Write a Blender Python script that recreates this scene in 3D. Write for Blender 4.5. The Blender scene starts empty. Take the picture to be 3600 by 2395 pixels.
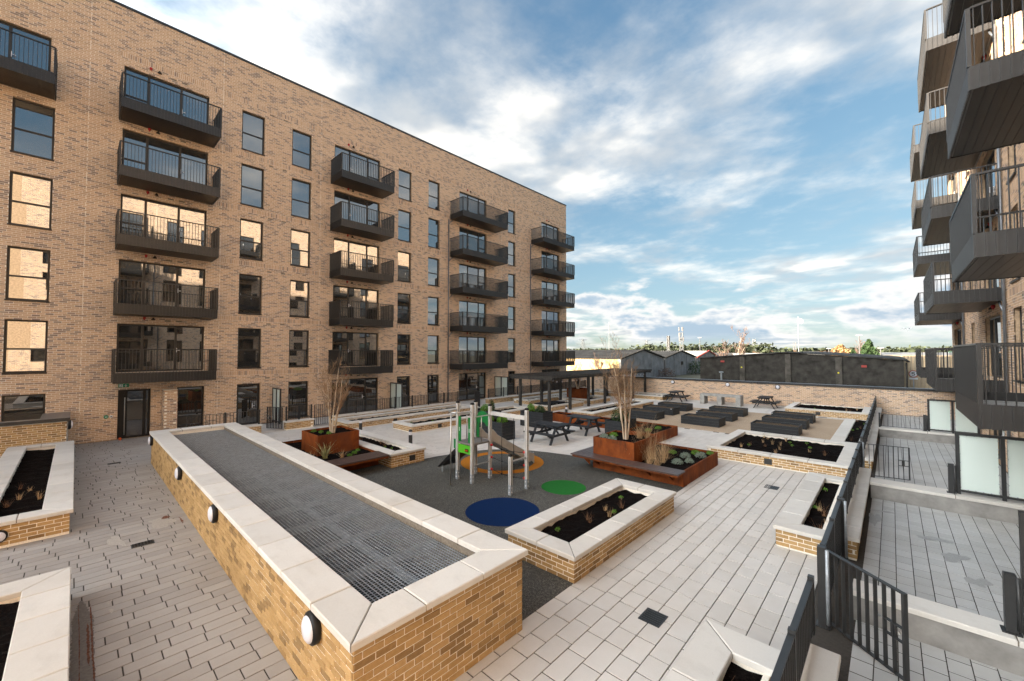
import bpy, math, random
import numpy as np
from mathutils import Vector, Matrix
R = math.radians
random.seed(7); rng = np.random.default_rng(7)
scene = bpy.context.scene
col = scene.collection

# ------------------------------------------------------------------ camera
CAM = Vector((0.0, 0.0, 3.7)); YAW = R(43.0); PITCH = R(1.7)
cam_d = bpy.data.cameras.new('camera'); cam = bpy.data.objects.new('camera', cam_d); col.objects.link(cam)
cam_d.sensor_width = 36.0; cam_d.lens = 14.3; cam_d.clip_start = 0.05; cam_d.clip_end = 3000
cam.location = CAM; cam.rotation_euler = (R(90) + PITCH, 0, YAW)
scene.camera = cam
C_F = Vector((-math.sin(YAW) * math.cos(PITCH), math.cos(YAW) * math.cos(PITCH), math.sin(PITCH)))
C_R = Vector((math.cos(YAW), math.sin(YAW), 0)); C_U = C_R.cross(C_F)

# ------------------------------------------------------------------ sun and sky
SUN_FROM = Vector((-0.62, -0.785, 0)).normalized(); SUN_EL = R(10.8)
sun_d = bpy.data.lights.new('sun', 'SUN'); sun_d.energy = 5.0; sun_d.angle = R(0.6); sun_d.color = (1.0, 0.84, 0.64)
sun = bpy.data.objects.new('sun', sun_d); col.objects.link(sun)
sdir = -(SUN_FROM * math.cos(SUN_EL) + Vector((0, 0, math.sin(SUN_EL))))
sun.rotation_euler = sdir.to_track_quat('-Z', 'Y').to_euler(); sun.location = (-60, -80, 40)

world = bpy.data.worlds.new('World'); scene.world = world; world.use_nodes = True
wn = world.node_tree; wn.nodes.clear()
def WN(t, **k):
    n = wn.nodes.new(t)
    for a, b in k.items(): setattr(n, a, b)
    return n
wl = wn.links.new
def wmath(op, a, b=None, c=None):
    n = WN('ShaderNodeMath', operation=op)
    for i, s in enumerate((a, b, c)):
        if s is None: continue
        if isinstance(s, (int, float)): n.inputs[i].default_value = s
        else: wl(s, n.inputs[i])
    return n.outputs[0]
def wramp(fac, p0, p1):
    n = WN('ShaderNodeMapRange', interpolation_type='SMOOTHSTEP'); wl(fac, n.inputs[0])
    n.inputs[1].default_value = p0; n.inputs[2].default_value = p1
    return n.outputs[0]
sky = WN('ShaderNodeTexSky', sky_type='NISHITA', sun_disc=False, sun_elevation=SUN_EL, sun_rotation=math.atan2(SUN_FROM.x, SUN_FROM.y),
         altitude=20.0, air_density=1.0, dust_density=0.4, ozone_density=2.5)
tc = WN('ShaderNodeTexCoord'); sep = WN('ShaderNodeSeparateXYZ'); wl(tc.outputs['Generated'], sep.inputs[0])
dz = wmath('MAXIMUM', sep.outputs[2], 0.0)
den = wmath('ADD', dz, 0.10)
comb = WN('ShaderNodeCombineXYZ'); wl(wmath('DIVIDE', sep.outputs[0], den), comb.inputs[0]); wl(wmath('DIVIDE', sep.outputs[1], den), comb.inputs[1])
def wnoise(vec, scale, detail, rough, dist=0.0, off=(0, 0, 0), stretch=(1, 1, 1)):
    m = WN('ShaderNodeMapping'); wl(vec, m.inputs[0]); m.inputs[1].default_value = off; m.inputs[3].default_value = stretch
    n = WN('ShaderNodeTexNoise'); wl(m.outputs[0], n.inputs['Vector'])
    n.inputs['Scale'].default_value = scale; n.inputs['Detail'].default_value = detail
    n.inputs['Roughness'].default_value = rough; n.inputs['Distortion'].default_value = dist
    return n.outputs[0]
big = wnoise(comb.outputs[0], 0.55, 1.0, 0.5, 0.0, (-8.24, 10.75, 0))
mid = wnoise(comb.outputs[0], 1.7, 7.0, 0.60, 0.15, (6.85, -13.48, 0))
puff = wnoise(comb.outputs[0], 4.6, 5.0, 0.6, 0.1, (1.3, 4.4, 0))
cov = wmath('ADD', wmath('ADD', wmath('MULTIPLY', big, 0.58), wmath('MULTIPLY', mid, 0.48)), wmath('MULTIPLY', puff, 0.20))
m1 = wmath('MULTIPLY', wramp(cov, 0.53, 0.80), 0.95)
# low bank of cumulus near the horizon
bank_n = wnoise(tc.outputs['Generated'], 5.5, 5.0, 0.58, 0.1, (2.0, 0.3, 0), (1, 1, 2.4))
bank = wmath('SUBTRACT', bank_n, wmath('MULTIPLY', dz, 1.8))
m2 = wmath('MULTIPLY', wramp(bank, 0.31, 0.42), wramp(dz, 0.0, 0.05))
shade = wnoise(comb.outputs[0], 2.4, 3.0, 0.55, 0.2, (7.0, 2.0, 0))
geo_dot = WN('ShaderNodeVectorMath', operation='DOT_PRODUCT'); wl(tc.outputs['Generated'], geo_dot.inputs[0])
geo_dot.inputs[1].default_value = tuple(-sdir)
fwd = wmath('POWER', wmath('MAXIMUM', geo_dot.outputs['Value'], 0.0), 5.0)       # forward-scatter glow of clouds near the sun, raised to light the courtyard
def wcol(a, b, fac):
    n = WN('ShaderNodeMixRGB'); n.inputs[1].default_value = (*a, 1); n.inputs[2].default_value = (*b, 1); wl(fac, n.inputs[0]); return n.outputs[0]
ccol = wcol((0.98, 1.10, 1.27), (1.9, 1.92, 1.95), wramp(shade, 0.38, 0.62))
bcol = wcol((1.5, 1.48, 1.45), (0.68, 0.88, 1.07), wramp(bank, 0.38, 0.50))
def wmix(fac, a, b):
    n = WN('ShaderNodeMixRGB'); wl(fac, n.inputs[0]); wl(a, n.inputs[1]); wl(b, n.inputs[2]); return n.outputs[0]
gain = WN('ShaderNodeMixRGB', blend_type='MULTIPLY'); gain.inputs[0].default_value = 1.0; wl(ccol, gain.inputs[1])
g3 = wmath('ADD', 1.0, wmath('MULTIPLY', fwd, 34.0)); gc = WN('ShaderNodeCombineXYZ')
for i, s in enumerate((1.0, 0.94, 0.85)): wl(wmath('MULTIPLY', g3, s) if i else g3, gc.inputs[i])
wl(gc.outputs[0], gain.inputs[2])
tint = WN('ShaderNodeMixRGB', blend_type='MULTIPLY'); tint.inputs[0].default_value = 1.0
# soft shoulder so the horizon keeps its pale blue
shd = WN('ShaderNodeVectorMath', operation='MULTIPLY_ADD'); wl(sky.outputs[0], shd.inputs[0]); shd.inputs[1].default_value = (0.36,) * 3; shd.inputs[2].default_value = (1, 1, 1)
dv = WN('ShaderNodeVectorMath', operation='DIVIDE'); wl(sky.outputs[0], dv.inputs[0]); wl(shd.outputs[0], dv.inputs[1])
wl(dv.outputs[0], tint.inputs[1]); tint.inputs[2].default_value = (0.54, 0.63, 0.68, 1)
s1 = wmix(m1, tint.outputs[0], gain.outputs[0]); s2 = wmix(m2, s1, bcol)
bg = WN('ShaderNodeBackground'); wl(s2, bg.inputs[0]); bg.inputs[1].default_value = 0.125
wo = WN('ShaderNodeOutputWorld'); wl(bg.outputs[0], wo.inputs[0])

vs = scene.view_settings
vs.view_transform = 'Standard'; vs.look = 'None'; vs.gamma = 1.0; vs.use_curve_mapping = False; vs.exposure = 2.52
scene.render.engine = 'CYCLES'; scene.cycles.use_denoising = True
scene.cycles.max_bounces = 6; scene.cycles.diffuse_bounces = 3; scene.cycles.glossy_bounces = 3; scene.cycles.transmission_bounces = 4; scene.cycles.transparent_max_bounces = 8
scene.cycles.sample_clamp_indirect = 8.0; scene.cycles.use_adaptive_sampling = True; scene.cycles.adaptive_threshold = 0.02
world.cycles.sampling_method = 'MANUAL'; world.cycles.sample_map_resolution = 512

# ------------------------------------------------------------------ mesh helpers
class MB:
    """collects vertices and faces of one mesh"""
    def __init__(s): s.v = []; s.f = []
    def add(s, vs_, fs):
        o = len(s.v); s.v += [tuple(p) for p in vs_]; s.f += [tuple(i + o for i in f) for f in fs]; return s
    def box(s, x0, y0, z0, x1, y1, z1):
        return s.add([(x0, y0, z0), (x1, y0, z0), (x1, y1, z0), (x0, y1, z0), (x0, y0, z1), (x1, y0, z1), (x1, y1, z1), (x0, y1, z1)],
                     [(0, 3, 2, 1), (4, 5, 6, 7), (0, 1, 5, 4), (1, 2, 6, 5), (2, 3, 7, 6), (3, 0, 4, 7)])
    def bar(s, p, q, w, h, up=(0, 0, 1)):
        p = Vector(p); q = Vector(q); d = (q - p).normalized(); u = Vector(up)
        a = d.cross(u)
        if a.length < 1e-4: a = d.cross(Vector((1, 0, 0)))
        a.normalize(); b = a.cross(d).normalized(); a *= w / 2; b *= h / 2
        c = [p - a - b, p + a - b, p + a + b, p - a + b, q - a - b, q + a - b, q + a + b, q - a + b]
        return s.add(c, [(0, 1, 2, 3), (7, 6, 5, 4), (0, 4, 5, 1), (1, 5, 6, 2), (2, 6, 7, 3), (3, 7, 4, 0)])
    def tube(s, pts, rad, n=8, cap=True):
        pts = [Vector(p) for p in pts]; rad = rad if isinstance(rad, (list, tuple)) else [rad] * len(pts)
        o = len(s.v); ref = None
        for i, p in enumerate(pts):
            d = (pts[min(i + 1, len(pts) - 1)] - pts[max(i - 1, 0)]).normalized()
            if ref is None: ref = Vector((0, 0, 1)) if abs(d.z) < 0.9 else Vector((1, 0, 0))
            a = d.cross(ref)
            if a.length < 1e-4: a = d.orthogonal()
            a.normalize(); b = d.cross(a).normalized(); ref = b.cross(d) if False else ref
            for k in range(n):
                t = 2 * math.pi * k / n
                s.v.append(tuple(p + (a * math.cos(t) + b * math.sin(t)) * rad[i]))
        for i in range(len(pts) - 1):
            for k in range(n):
                s.f.append((o + i * n + k, o + i * n + (k + 1) % n, o + (i + 1) * n + (k + 1) % n, o + (i + 1) * n + k))
        if cap:
            s.f.append(tuple(o + k for k in reversed(range(n)))); e = o + (len(pts) - 1) * n; s.f.append(tuple(e + k for k in range(n)))
        return s
    def prism(s, poly, z0, z1, ch=0.0):
        """upright prism on a convex (or simple) outline, with an optional chamfer on the top edge"""
        n = len(poly); A = sum(poly[i][0] * poly[(i + 1) % n][1] - poly[(i + 1) % n][0] * poly[i][1] for i in range(n))
        if A < 0: poly = poly[::-1]
        rings = [[(x, y, z0) for x, y in poly]]
        if ch > 0:
            ins = inset(poly, ch); rings += [[(x, y, z1 - ch) for x, y in poly], [(x, y, z1) for x, y in ins]]
        else: rings.append([(x, y, z1) for x, y in poly])
        vs_ = [p for r in rings for p in r]; fs = [tuple(reversed(range(n)))]
        for r in range(len(rings) - 1):
            for i in range(n):
                fs.append((r * n + i, r * n + (i + 1) % n, (r + 1) * n + (i + 1) % n, (r + 1) * n + i))
        e = (len(rings) - 1) * n; fs.append(tuple(e + i for i in range(n)))
        return s.add(vs_, fs)
    def disc(s, c, r, z, n=48):
        return s.add([(c[0] + r * math.cos(2 * math.pi * k / n), c[1] + r * math.sin(2 * math.pi * k / n), z) for k in range(n)], [tuple(range(n))])
    def lathe(s, prof, c=(0, 0), n=20):
        o = len(s.v)
        for r, z in prof:
            for k in range(n):
                t = 2 * math.pi * k / n; s.v.append((c[0] + r * math.cos(t), c[1] + r * math.sin(t), z))
        for i in range(len(prof) - 1):
            for k in range(n):
                s.f.append((o + i * n + k, o + i * n + (k + 1) % n, o + (i + 1) * n + (k + 1) % n, o + (i + 1) * n + k))
        s.f.append(tuple(o + k for k in reversed(range(n)))); e = o + (len(prof) - 1) * n; s.f.append(tuple(e + k for k in range(n)))
        return s
    def move(s, d): s.v = [(x + d[0], y + d[1], z + d[2]) for x, y, z in s.v]; return s
    def rot(s, a, c=(0, 0)):
        ca, sa = math.cos(a), math.sin(a)
        s.v = [(c[0] + (x - c[0]) * ca - (y - c[1]) * sa, c[1] + (x - c[0]) * sa + (y - c[1]) * ca, z) for x, y, z in s.v]; return s
    def mesh(s, name='m', smooth=False):
        m = bpy.data.meshes.new(name); m.from_pydata(s.v, [], s.f); m.update()
        if smooth: m.polygons.foreach_set('use_smooth', [True] * len(m.polygons))
        return m
def inset(poly, d):
    n = len(poly); out = []
    for i in range(n):
        p0, p1, p2 = Vector(poly[i - 1]), Vector(poly[i]), Vector(poly[(i + 1) % n])
        a = (p1 - p0).normalized(); b = (p2 - p1).normalized(); na = Vector((-a.y, a.x)); nb = Vector((-b.y, b.x))
        k = na + nb; k = k / max(k.dot(na), 0.25); out.append((p1.x + k.x * d, p1.y + k.y * d))
    return out
def quads_mesh(name, V, F):
    """fast mesh from numpy arrays of vertices and quads"""
    m = bpy.data.meshes.new(name); nv, nf = len(V), len(F)
    m.vertices.add(nv); m.vertices.foreach_set('co', np.ascontiguousarray(V, np.float32).ravel())
    m.loops.add(nf * 4); m.loops.foreach_set('vertex_index', np.ascontiguousarray(F, np.int32).ravel())
    m.polygons.add(nf); m.polygons.foreach_set('loop_start', np.arange(0, nf * 4, 4, dtype=np.int32))
    m.polygons.foreach_set('use_smooth', np.zeros(nf, dtype=bool)); m.update(calc_edges=True); return m
BOXF = np.array([(0, 3, 2, 1), (4, 5, 6, 7), (0, 1, 5, 4), (1, 2, 6, 5), (2, 3, 7, 6), (3, 0, 4, 7)])
def boxes_mesh(name, lo, hi, skip_bottom=False):
    lo = np.asarray(lo, float); hi = np.asarray(hi, float); n = len(lo)
    idx = np.array([(0, 0, 0), (1, 0, 0), (1, 1, 0), (0, 1, 0), (0, 0, 1), (1, 0, 1), (1, 1, 1), (0, 1, 1)])
    V = np.where(idx[None] == 1, hi[:, None, :], lo[:, None, :]).reshape(-1, 3)
    f = BOXF[1:] if skip_bottom else BOXF
    F = (f[None] + (np.arange(n) * 8)[:, None, None]).reshape(-1, 4)
    return quads_mesh(name, V, F)
def ob(name, data, mat=None, parent=None, loc=None, rotz=0.0, smooth=False, kind=None):
    """one mesh object; vertices of a part are in world space unless loc is given"""
    if isinstance(data, MB): data = data.mesh(name, smooth)
    o = bpy.data.objects.new(name, data)
    if mat is not None and not data.materials: data.materials.append(mat)
    col.objects.link(o)
    if parent is not None:
        o.parent = parent
        o.location = loc if loc is not None else -world_loc(parent)
    elif loc is not None: o.location = loc
    if rotz: o.rotation_euler = (0, 0, rotz)
    if kind: o['kind'] = kind
    return o
def world_loc(o):
    v = Vector(o.location); p = o.parent
    while p is not None: v = v + Vector(p.location); p = p.parent
    return v
def tag(o, label, cat, group=None):
    o['label'] = label; o['category'] = cat
    if group: o['group'] = group
    return o
def thing(name, label, cat, loc=(0, 0, 0), group=None, rotz=0.0):
    o = bpy.data.objects.new(name, None); col.objects.link(o); o.location = loc; o.rotation_euler = (0, 0, rotz)
    o.empty_display_size = 0.2
    return tag(o, label, cat, group)
def struct(name, data, mat):
    return ob(name, data, mat, kind='structure')
def dup(root, loc, rotz=None, label=None):
    r = root.copy(); col.objects.link(r); r.location = loc
    if rotz is not None: r.rotation_euler = (0, 0, rotz)
    if label: r['label'] = label
    for ch in list(root.children):
        c = ch.copy(); col.objects.link(c); c.parent = r
        for g in ch.children:
            d = g.copy(); col.objects.link(d); d.parent = c
    return r
def photo_size(p, a):
    """rough size in photograph pixels of a piece a metres across at p; 0 outside the frame"""
    d = Vector(p) - CAM; zc = d.dot(C_F)
    if zc < 0.3: return 0.0
    u = d.dot(C_R) / zc; v = d.dot(C_U) / zc
    if abs(u) > 1.30 or abs(v) > 0.88: return 0.0
    return 1430 * a / zc

# ------------------------------------------------------------------ materials
MATS = {}
class NT:
    def __init__(s, name):
        s.m = bpy.data.materials.new(name); s.m.use_nodes = True; s.t = s.m.node_tree
        s.b = s.t.nodes['Principled BSDF']; s.o = s.t.nodes['Material Output']; MATS[name] = s.m
    def n(s, t, **k):
        x = s.t.nodes.new(t)
        for a, b in k.items(): setattr(x, a, b)
        return x
    def l(s, a, b): s.t.links.new(a, b)
    def noise(s, scale, detail=4, rough=0.55, stretch=None, dist=0.0, coord='Object'):
        c = s.n('ShaderNodeTexCoord') if coord != 'World' else None
        src = c.outputs[coord] if c else s.n('ShaderNodeNewGeometry').outputs['Position']
        if stretch:
            mp = s.n('ShaderNodeMapping'); mp.inputs[3].default_value = stretch; s.l(src, mp.inputs[0]); src = mp.outputs[0]
        x = s.n('ShaderNodeTexNoise'); s.l(src, x.inputs['Vector']); x.inputs['Scale'].default_value = scale
        x.inputs['Detail'].default_value = detail; x.inputs['Roughness'].default_value = rough; x.inputs['Distortion'].default_value = dist
        return x.outputs[0]
    def ramp(s, fac, stops):
        r = s.n('ShaderNodeValToRGB'); s.l(fac, r.inputs[0]); e = r.color_ramp.elements
        while len(e) < len(stops): e.new(0.5)
        for i, (p, c) in enumerate(stops): e[i].position = p; e[i].color = (*c, 1) if len(c) == 3 else c
        return r.outputs[0]
    def mix(s, fac, a, b, mode='MIX'):
        x = s.n('ShaderNodeMixRGB', blend_type=mode)
        for i, v in enumerate((fac, a, b)):
            if isinstance(v, (int, float)): x.inputs[i].default_value = v
            elif isinstance(v, tuple): x.inputs[i].default_value = (*v, 1)
            else: s.l(v, x.inputs[i])
        return x.outputs[0]
    def map(s, v, a, b, c, d):
        x = s.n('ShaderNodeMapRange'); s.l(v, x.inputs[0])
        for i, k in enumerate((a, b, c, d)): x.inputs[i + 1].default_value = k
        return x.outputs[0]
    def rnd(s, how):
        return s.n('ShaderNodeObjectInfo').outputs['Random'] if how == 'object' else s.n('ShaderNodeNewGeometry').outputs['Random Per Island']
    def fin(s, c=None, rough=0.7, metal=0.0, bump=None, bs=0.3, bd=0.01, spec=None):
        if c is not None:
            if isinstance(c, tuple): s.b.inputs['Base Color'].default_value = (*c, 1)
            else: s.l(c, s.b.inputs['Base Color'])
        if isinstance(rough, (int, float)): s.b.inputs['Roughness'].default_value = rough
        else: s.l(rough, s.b.inputs['Roughness'])
        s.b.inputs['Metallic'].default_value = metal
        if spec is not None: s.b.inputs['Specular IOR Level'].default_value = spec
        if bump is not None:
            x = s.n('ShaderNodeBump'); x.inputs['Strength'].default_value = bs; x.inputs['Distance'].default_value = bd
            s.l(bump, x.inputs['Height']); s.l(x.outputs[0], s.b.inputs['Normal'])
        return s.m
def brick_mat(name, how, pal, dark=0.2):
    s = NT(name); r = s.rnd(how)
    stops = [(0.0, pal[0]), (dark * 0.6, pal[1]), (dark, pal[2]), (dark + 0.25, pal[3]), (0.75, pal[4]), (1.0, pal[5])]
    c = s.ramp(r, stops); n = s.noise(26, 6, 0.65, coord='World'); n2 = s.noise(0.45, 5, 0.6, coord='World')
    c = s.mix(s.map(n, 0.40, 0.75, 0.0, 0.40), c, s.mix(1.0, c, (0.62, 0.55, 0.50), 'MULTIPLY'))
    c = s.mix(s.map(n2, 0.42, 0.68, 0.0, 0.28), c, s.mix(1.0, c, (0.82, 0.78, 0.75), 'MULTIPLY'))
    return s.fin(c, 0.9, bump=n, bs=0.8, bd=0.006, spec=0.15)
PAL = [(0.31, 0.235, 0.195), (0.40, 0.30, 0.24), (0.53, 0.38, 0.27), (0.63, 0.45, 0.305), (0.68, 0.495, 0.345), (0.60, 0.42, 0.28)]
PALG = [(0.27, 0.175, 0.085), (0.33, 0.215, 0.10), (0.41, 0.265, 0.12), (0.48, 0.315, 0.145), (0.53, 0.355, 0.17), (0.44, 0.285, 0.125)]
M_brick_i = brick_mat('brick_single', 'object', PALG, 0.22); M_brick_s = brick_mat('brick_mass', 'island', PALG, 0.22)
M_fac_i = brick_mat('facade_brick_single', 'object', PAL, 0.26); M_fac_s = brick_mat('facade_brick_mass', 'island', PAL, 0.26)
def simple(name, c, rough=0.7, metal=0.0, nscale=None, amt=0.25, bs=0.0, bd=0.004, detail=5, spec=None, stretch=None, coord='World'):
    s = NT(name)
    if nscale is None: return s.fin(c, rough, metal, spec=spec)
    n = s.noise(nscale, detail, 0.6, stretch, coord=coord); k = tuple(x * (1 - amt) for x in c); j = tuple(min(1, x * (1 + amt)) for x in c)
    cc = s.ramp(n, [(0.3, k), (0.7, j)])
    return s.fin(cc, rough, metal, bump=n if bs else None, bs=bs, bd=bd, spec=spec)
M_mortar = simple('mortar', (0.90, 0.84, 0.74), 0.95, nscale=40, amt=0.12, bs=0.2)
M_reveal = simple('brick_reveal', (0.48, 0.34, 0.22), 0.9, nscale=9, amt=0.3, bs=0.2)
def stone_mat(name, how, base, var, speck, sscale, streak=0.35, rough=0.75):
    s = NT(name); r = s.rnd(how); c = s.mix(r, tuple(x * (1 - var) for x in base), tuple(min(1, x * (1 + var)) for x in base))
    n = s.noise(sscale, 3, 0.6, coord='World'); c = s.mix(s.map(n, 0.35, 0.65, 0, speck), c, s.mix(1.0, c, (0.55, 0.54, 0.53), 'MULTIPLY'))
    n2 = s.noise(2.6, 8, 0.68, (1.0, 1.6, 1.0), 0.15, coord='World')
    c = s.mix(s.map(n2, 0.50, 0.72, 0.0, streak), c, s.mix(1.0, c, (0.70, 0.695, 0.68), 'MULTIPLY'))
    n3 = s.noise(0.42, 7, 0.66, coord='World'); c = s.mix(s.map(n3, 0.45, 0.68, 0.0, 0.45), c, s.mix(1.0, c, (0.80, 0.74, 0.67), 'MULTIPLY'))
    return s.fin(c, rough, bump=n, bs=0.15, bd=0.002, spec=0.3)
M_cope = stone_mat('limestone_coping', 'object', (0.68, 0.66, 0.62), 0.07, 0.10, 60, 0.34)
M_slab_i = stone_mat('granite_paver_single', 'object', (0.67, 0.645, 0.61), 0.05, 0.25, 210, 0.14); M_slab_s = stone_mat('granite_paver_mass', 'island', (0.67, 0.645, 0.61), 0.05, 0.25, 210, 0.14); M_path_i = stone_mat('shaded_path_paver_single', 'object', (0.39, 0.37, 0.35), 0.08, 0.25, 210, 0.12); M_path_s = stone_mat('shaded_path_paver_mass', 'island', (0.39, 0.37, 0.35), 0.08, 0.25, 210, 0.12)  # path pavers: corner shade and vignetting put into their darker grey-beige
M_set_i = stone_mat('terrace_paver_single', 'object', (0.50, 0.505, 0.50), 0.07, 0.25, 190, 0.08); M_set_s = stone_mat('terrace_paver_mass', 'island', (0.50, 0.505, 0.50), 0.07, 0.25, 190, 0.08)
M_joint = simple('joint_sand', (0.050, 0.043, 0.036), 0.95, nscale=30, amt=0.3)
M_bed = simple('mortar_bed', (0.20, 0.17, 0.135), 0.95, nscale=30, amt=0.3)
M_conc = simple('concrete', (0.34, 0.335, 0.32), 0.85, nscale=3.5, amt=0.28, bs=0.1, detail=8)
M_render = simple('grey_render', (0.27, 0.26, 0.245), 0.9, nscale=2.3, amt=0.35, bs=0.1, detail=9)
M_metal = simple('dark_metal', (0.026, 0.027, 0.028), 0.42, 0.0, nscale=6, amt=0.2, spec=0.5)
M_brown = simple('bronze_metal', (0.026, 0.0255, 0.0255), 0.36, 0.0, nscale=5, amt=0.15, spec=0.5)
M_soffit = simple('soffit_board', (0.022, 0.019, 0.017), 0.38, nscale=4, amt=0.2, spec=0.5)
M_frame = simple('window_frame', (0.032, 0.030, 0.028), 0.45, spec=0.35)
M_zinc = simple('metal_capping', (0.20, 0.22, 0.245), 0.38, 0.6, nscale=2.5, amt=0.18)
M_galv = simple('galvanised_steel', (0.36, 0.40, 0.44), 0.42, 0.4, nscale=14, amt=0.25)
M_alu = simple('aluminium', (0.62, 0.615, 0.60), 0.42, 0.25, nscale=8, amt=0.08)
M_steel = simple('stainless_steel', (0.50, 0.49, 0.47), 0.30, 0.85)
M_black = simple('black_plastic', (0.010, 0.010, 0.011), 0.45, spec=0.3)
M_white = simple('white_plastic', (0.72, 0.73, 0.76), 0.35)
M_lamp = simple('opal_diffuser', (0.70, 0.71, 0.78), 0.30)
M_red = simple('red_plastic', (0.45, 0.015, 0.015), 0.35)
M_orange = simple('orange_plastic', (0.60, 0.10, 0.02), 0.5)
M_green = simple('green_panel', (0.005, 0.165, 0.035), 0.4); M_lime = simple('lime_panel', (0.085, 0.42, 0.02), 0.4)
M_sign = simple('green_sign', (0.005, 0.22, 0.10), 0.45)
M_slide = simple('slide_side', (0.42, 0.395, 0.36), 0.42, nscale=8, amt=0.1)
M_deck = simple('grey_platform', (0.17, 0.16, 0.155), 0.6, nscale=40, amt=0.2)
M_pc = simple('dark_composite', (0.026, 0.029, 0.033), 0.52, spec=0.25, nscale=7, amt=0.35, bs=0.25, stretch=(1, 1, 14), coord='World')
M_perg = simple('pergola_timber', (0.055, 0.053, 0.05), 0.6, spec=0.2, nscale=6, amt=0.3, bs=0.2)
M_bench = simple('brown_composite', (0.075, 0.048, 0.040), 0.42, nscale=18, amt=0.35, bs=0.2, stretch=(1, 6, 1))
s = NT('rubber_crumb'); n = s.noise(60, 3, 0.75, coord='World'); n2 = s.noise(1.2, 4, 0.6, coord='World')
c = s.ramp(n, [(0.30, (0.024, 0.025, 0.025)), (0.5, (0.080, 0.080, 0.074)), (0.70, (0.27, 0.26, 0.23))])
M_rubber = s.fin(s.mix(s.map(n2, 0.35, 0.7, 0, 0.3), c, (0.05, 0.05, 0.048)), 0.85, bump=n, bs=0.5, bd=0.004, spec=0.1)
def rubber(name, c):
    s = NT(name); n = s.noise(65, 3, 0.75, coord='World'); k = tuple(x * 0.72 for x in c); j = tuple(min(1, x * 1.2) for x in c)
    return s.fin(s.ramp(n, [(0.3, k), (0.7, j)]), 0.8, bump=n, bs=0.4, bd=0.003, spec=0.12)
M_rb, M_rg, M_ro = rubber('blue_rubber', (0.0015, 0.017, 0.075)), rubber('green_rubber', (0.018, 0.15, 0.026)), rubber('orange_rubber', (0.42, 0.155, 0.015))
s = NT('tan_gravel'); n = s.noise(120, 3, 0.7, coord='World'); n2 = s.noise(0.8, 3, 0.5, coord='World')
c = s.ramp(n, [(0.3, (0.20, 0.145, 0.095)), (0.5, (0.45, 0.34, 0.235)), (0.72, (0.64, 0.53, 0.40))])
M_gravel = s.fin(s.mix(s.map(n2, 0.35, 0.7, 0, 0.3), c, (0.33, 0.24, 0.16)), 0.95, bump=n, bs=0.6, bd=0.006)
s = NT('bark_soil'); n = s.noise(38, 5, 0.75, coord='World'); c = s.ramp(n, [(0.40, (0.002, 0.0015, 0.0015)), (0.60, (0.010, 0.0072, 0.0065)), (0.78, (0.06, 0.042, 0.034))])
M_soil = s.fin(c, 0.95, bump=n, bs=1.0, bd=0.02, spec=0.05)
s = NT('bed_mulch'); n = s.noise(60, 5, 0.75, coord='World'); c = s.ramp(n, [(0.35, (0.03, 0.022, 0.015)), (0.55, (0.12, 0.09, 0.06)), (0.75, (0.30, 0.24, 0.17))])
M_mulch = s.fin(c, 0.95, bump=n, bs=1.0, bd=0.02, spec=0.1)
s = NT('weathering_steel'); n = s.noise(2.6, 8, 0.68, (1, 1, 0.55), 0.4, coord='World'); n2 = s.noise(30, 4, 0.7, coord='World'); n3 = s.noise(1.3, 3, 0.5, (1, 1, 0.3), coord='World')
c = s.ramp(n, [(0.28, (0.055, 0.022, 0.012)), (0.45, (0.18, 0.046, 0.012)), (0.62, (0.27, 0.07, 0.015)), (0.8, (0.37, 0.115, 0.026))])
c = s.mix(s.map(n2, 0.4, 0.75, 0, 0.4), c, (0.12, 0.045, 0.022)); c = s.mix(s.map(n3, 0.55, 0.72, 0, 0.55), c, (0.07, 0.035, 0.025))
M_corten = s.fin(c, 0.72, bump=n2, bs=0.15, bd=0.003, spec=0.12)
def glass_mat(name, base, refl):
    s = NT(name); gl = s.n('ShaderNodeBsdfGlossy'); gl.inputs['Roughness'].default_value = 0.012; gl.inputs[0].default_value = (0.93, 0.95, 0.97, 1)
    df = s.n('ShaderNodeBsdfDiffuse'); df.inputs[0].default_value = (*base, 1)
    fr = s.n('ShaderNodeFresnel'); fr.inputs[0].default_value = 1.52
    fac = s.map(fr.outputs[0], 0.0, 1.0, refl, 1.0)
    n = s.noise(0.75, 2, 0.5, coord='World'); bp = s.n('ShaderNodeBump'); bp.inputs['Strength'].default_value = 0.05; bp.inputs['Distance'].default_value = 0.012
    s.l(n, bp.inputs['Height']); s.l(bp.outputs[0], gl.inputs['Normal'])
    mx = s.n('ShaderNodeMixShader'); s.l(fac, mx.inputs[0]); s.l(df.outputs[0], mx.inputs[1]); s.l(gl.outputs[0], mx.inputs[2]); s.l(mx.outputs[0], s.o.inputs[0])
    return s.m
M_glass = glass_mat('window_glass', (0.024, 0.022, 0.019), 0.25)
M_glass_g = glass_mat('ground_floor_glass', (0.028, 0.025, 0.022), 0.16)
s = NT('frosted_glass'); s.b.inputs['Transmission Weight'].default_value = 0.12; M_frost = s.fin((0.76, 0.87, 0.82), 0.4)
M_under = simple('dark_louvre', (0.02, 0.025, 0.03), 0.5, 0.0, nscale=4, amt=0.4)

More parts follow.
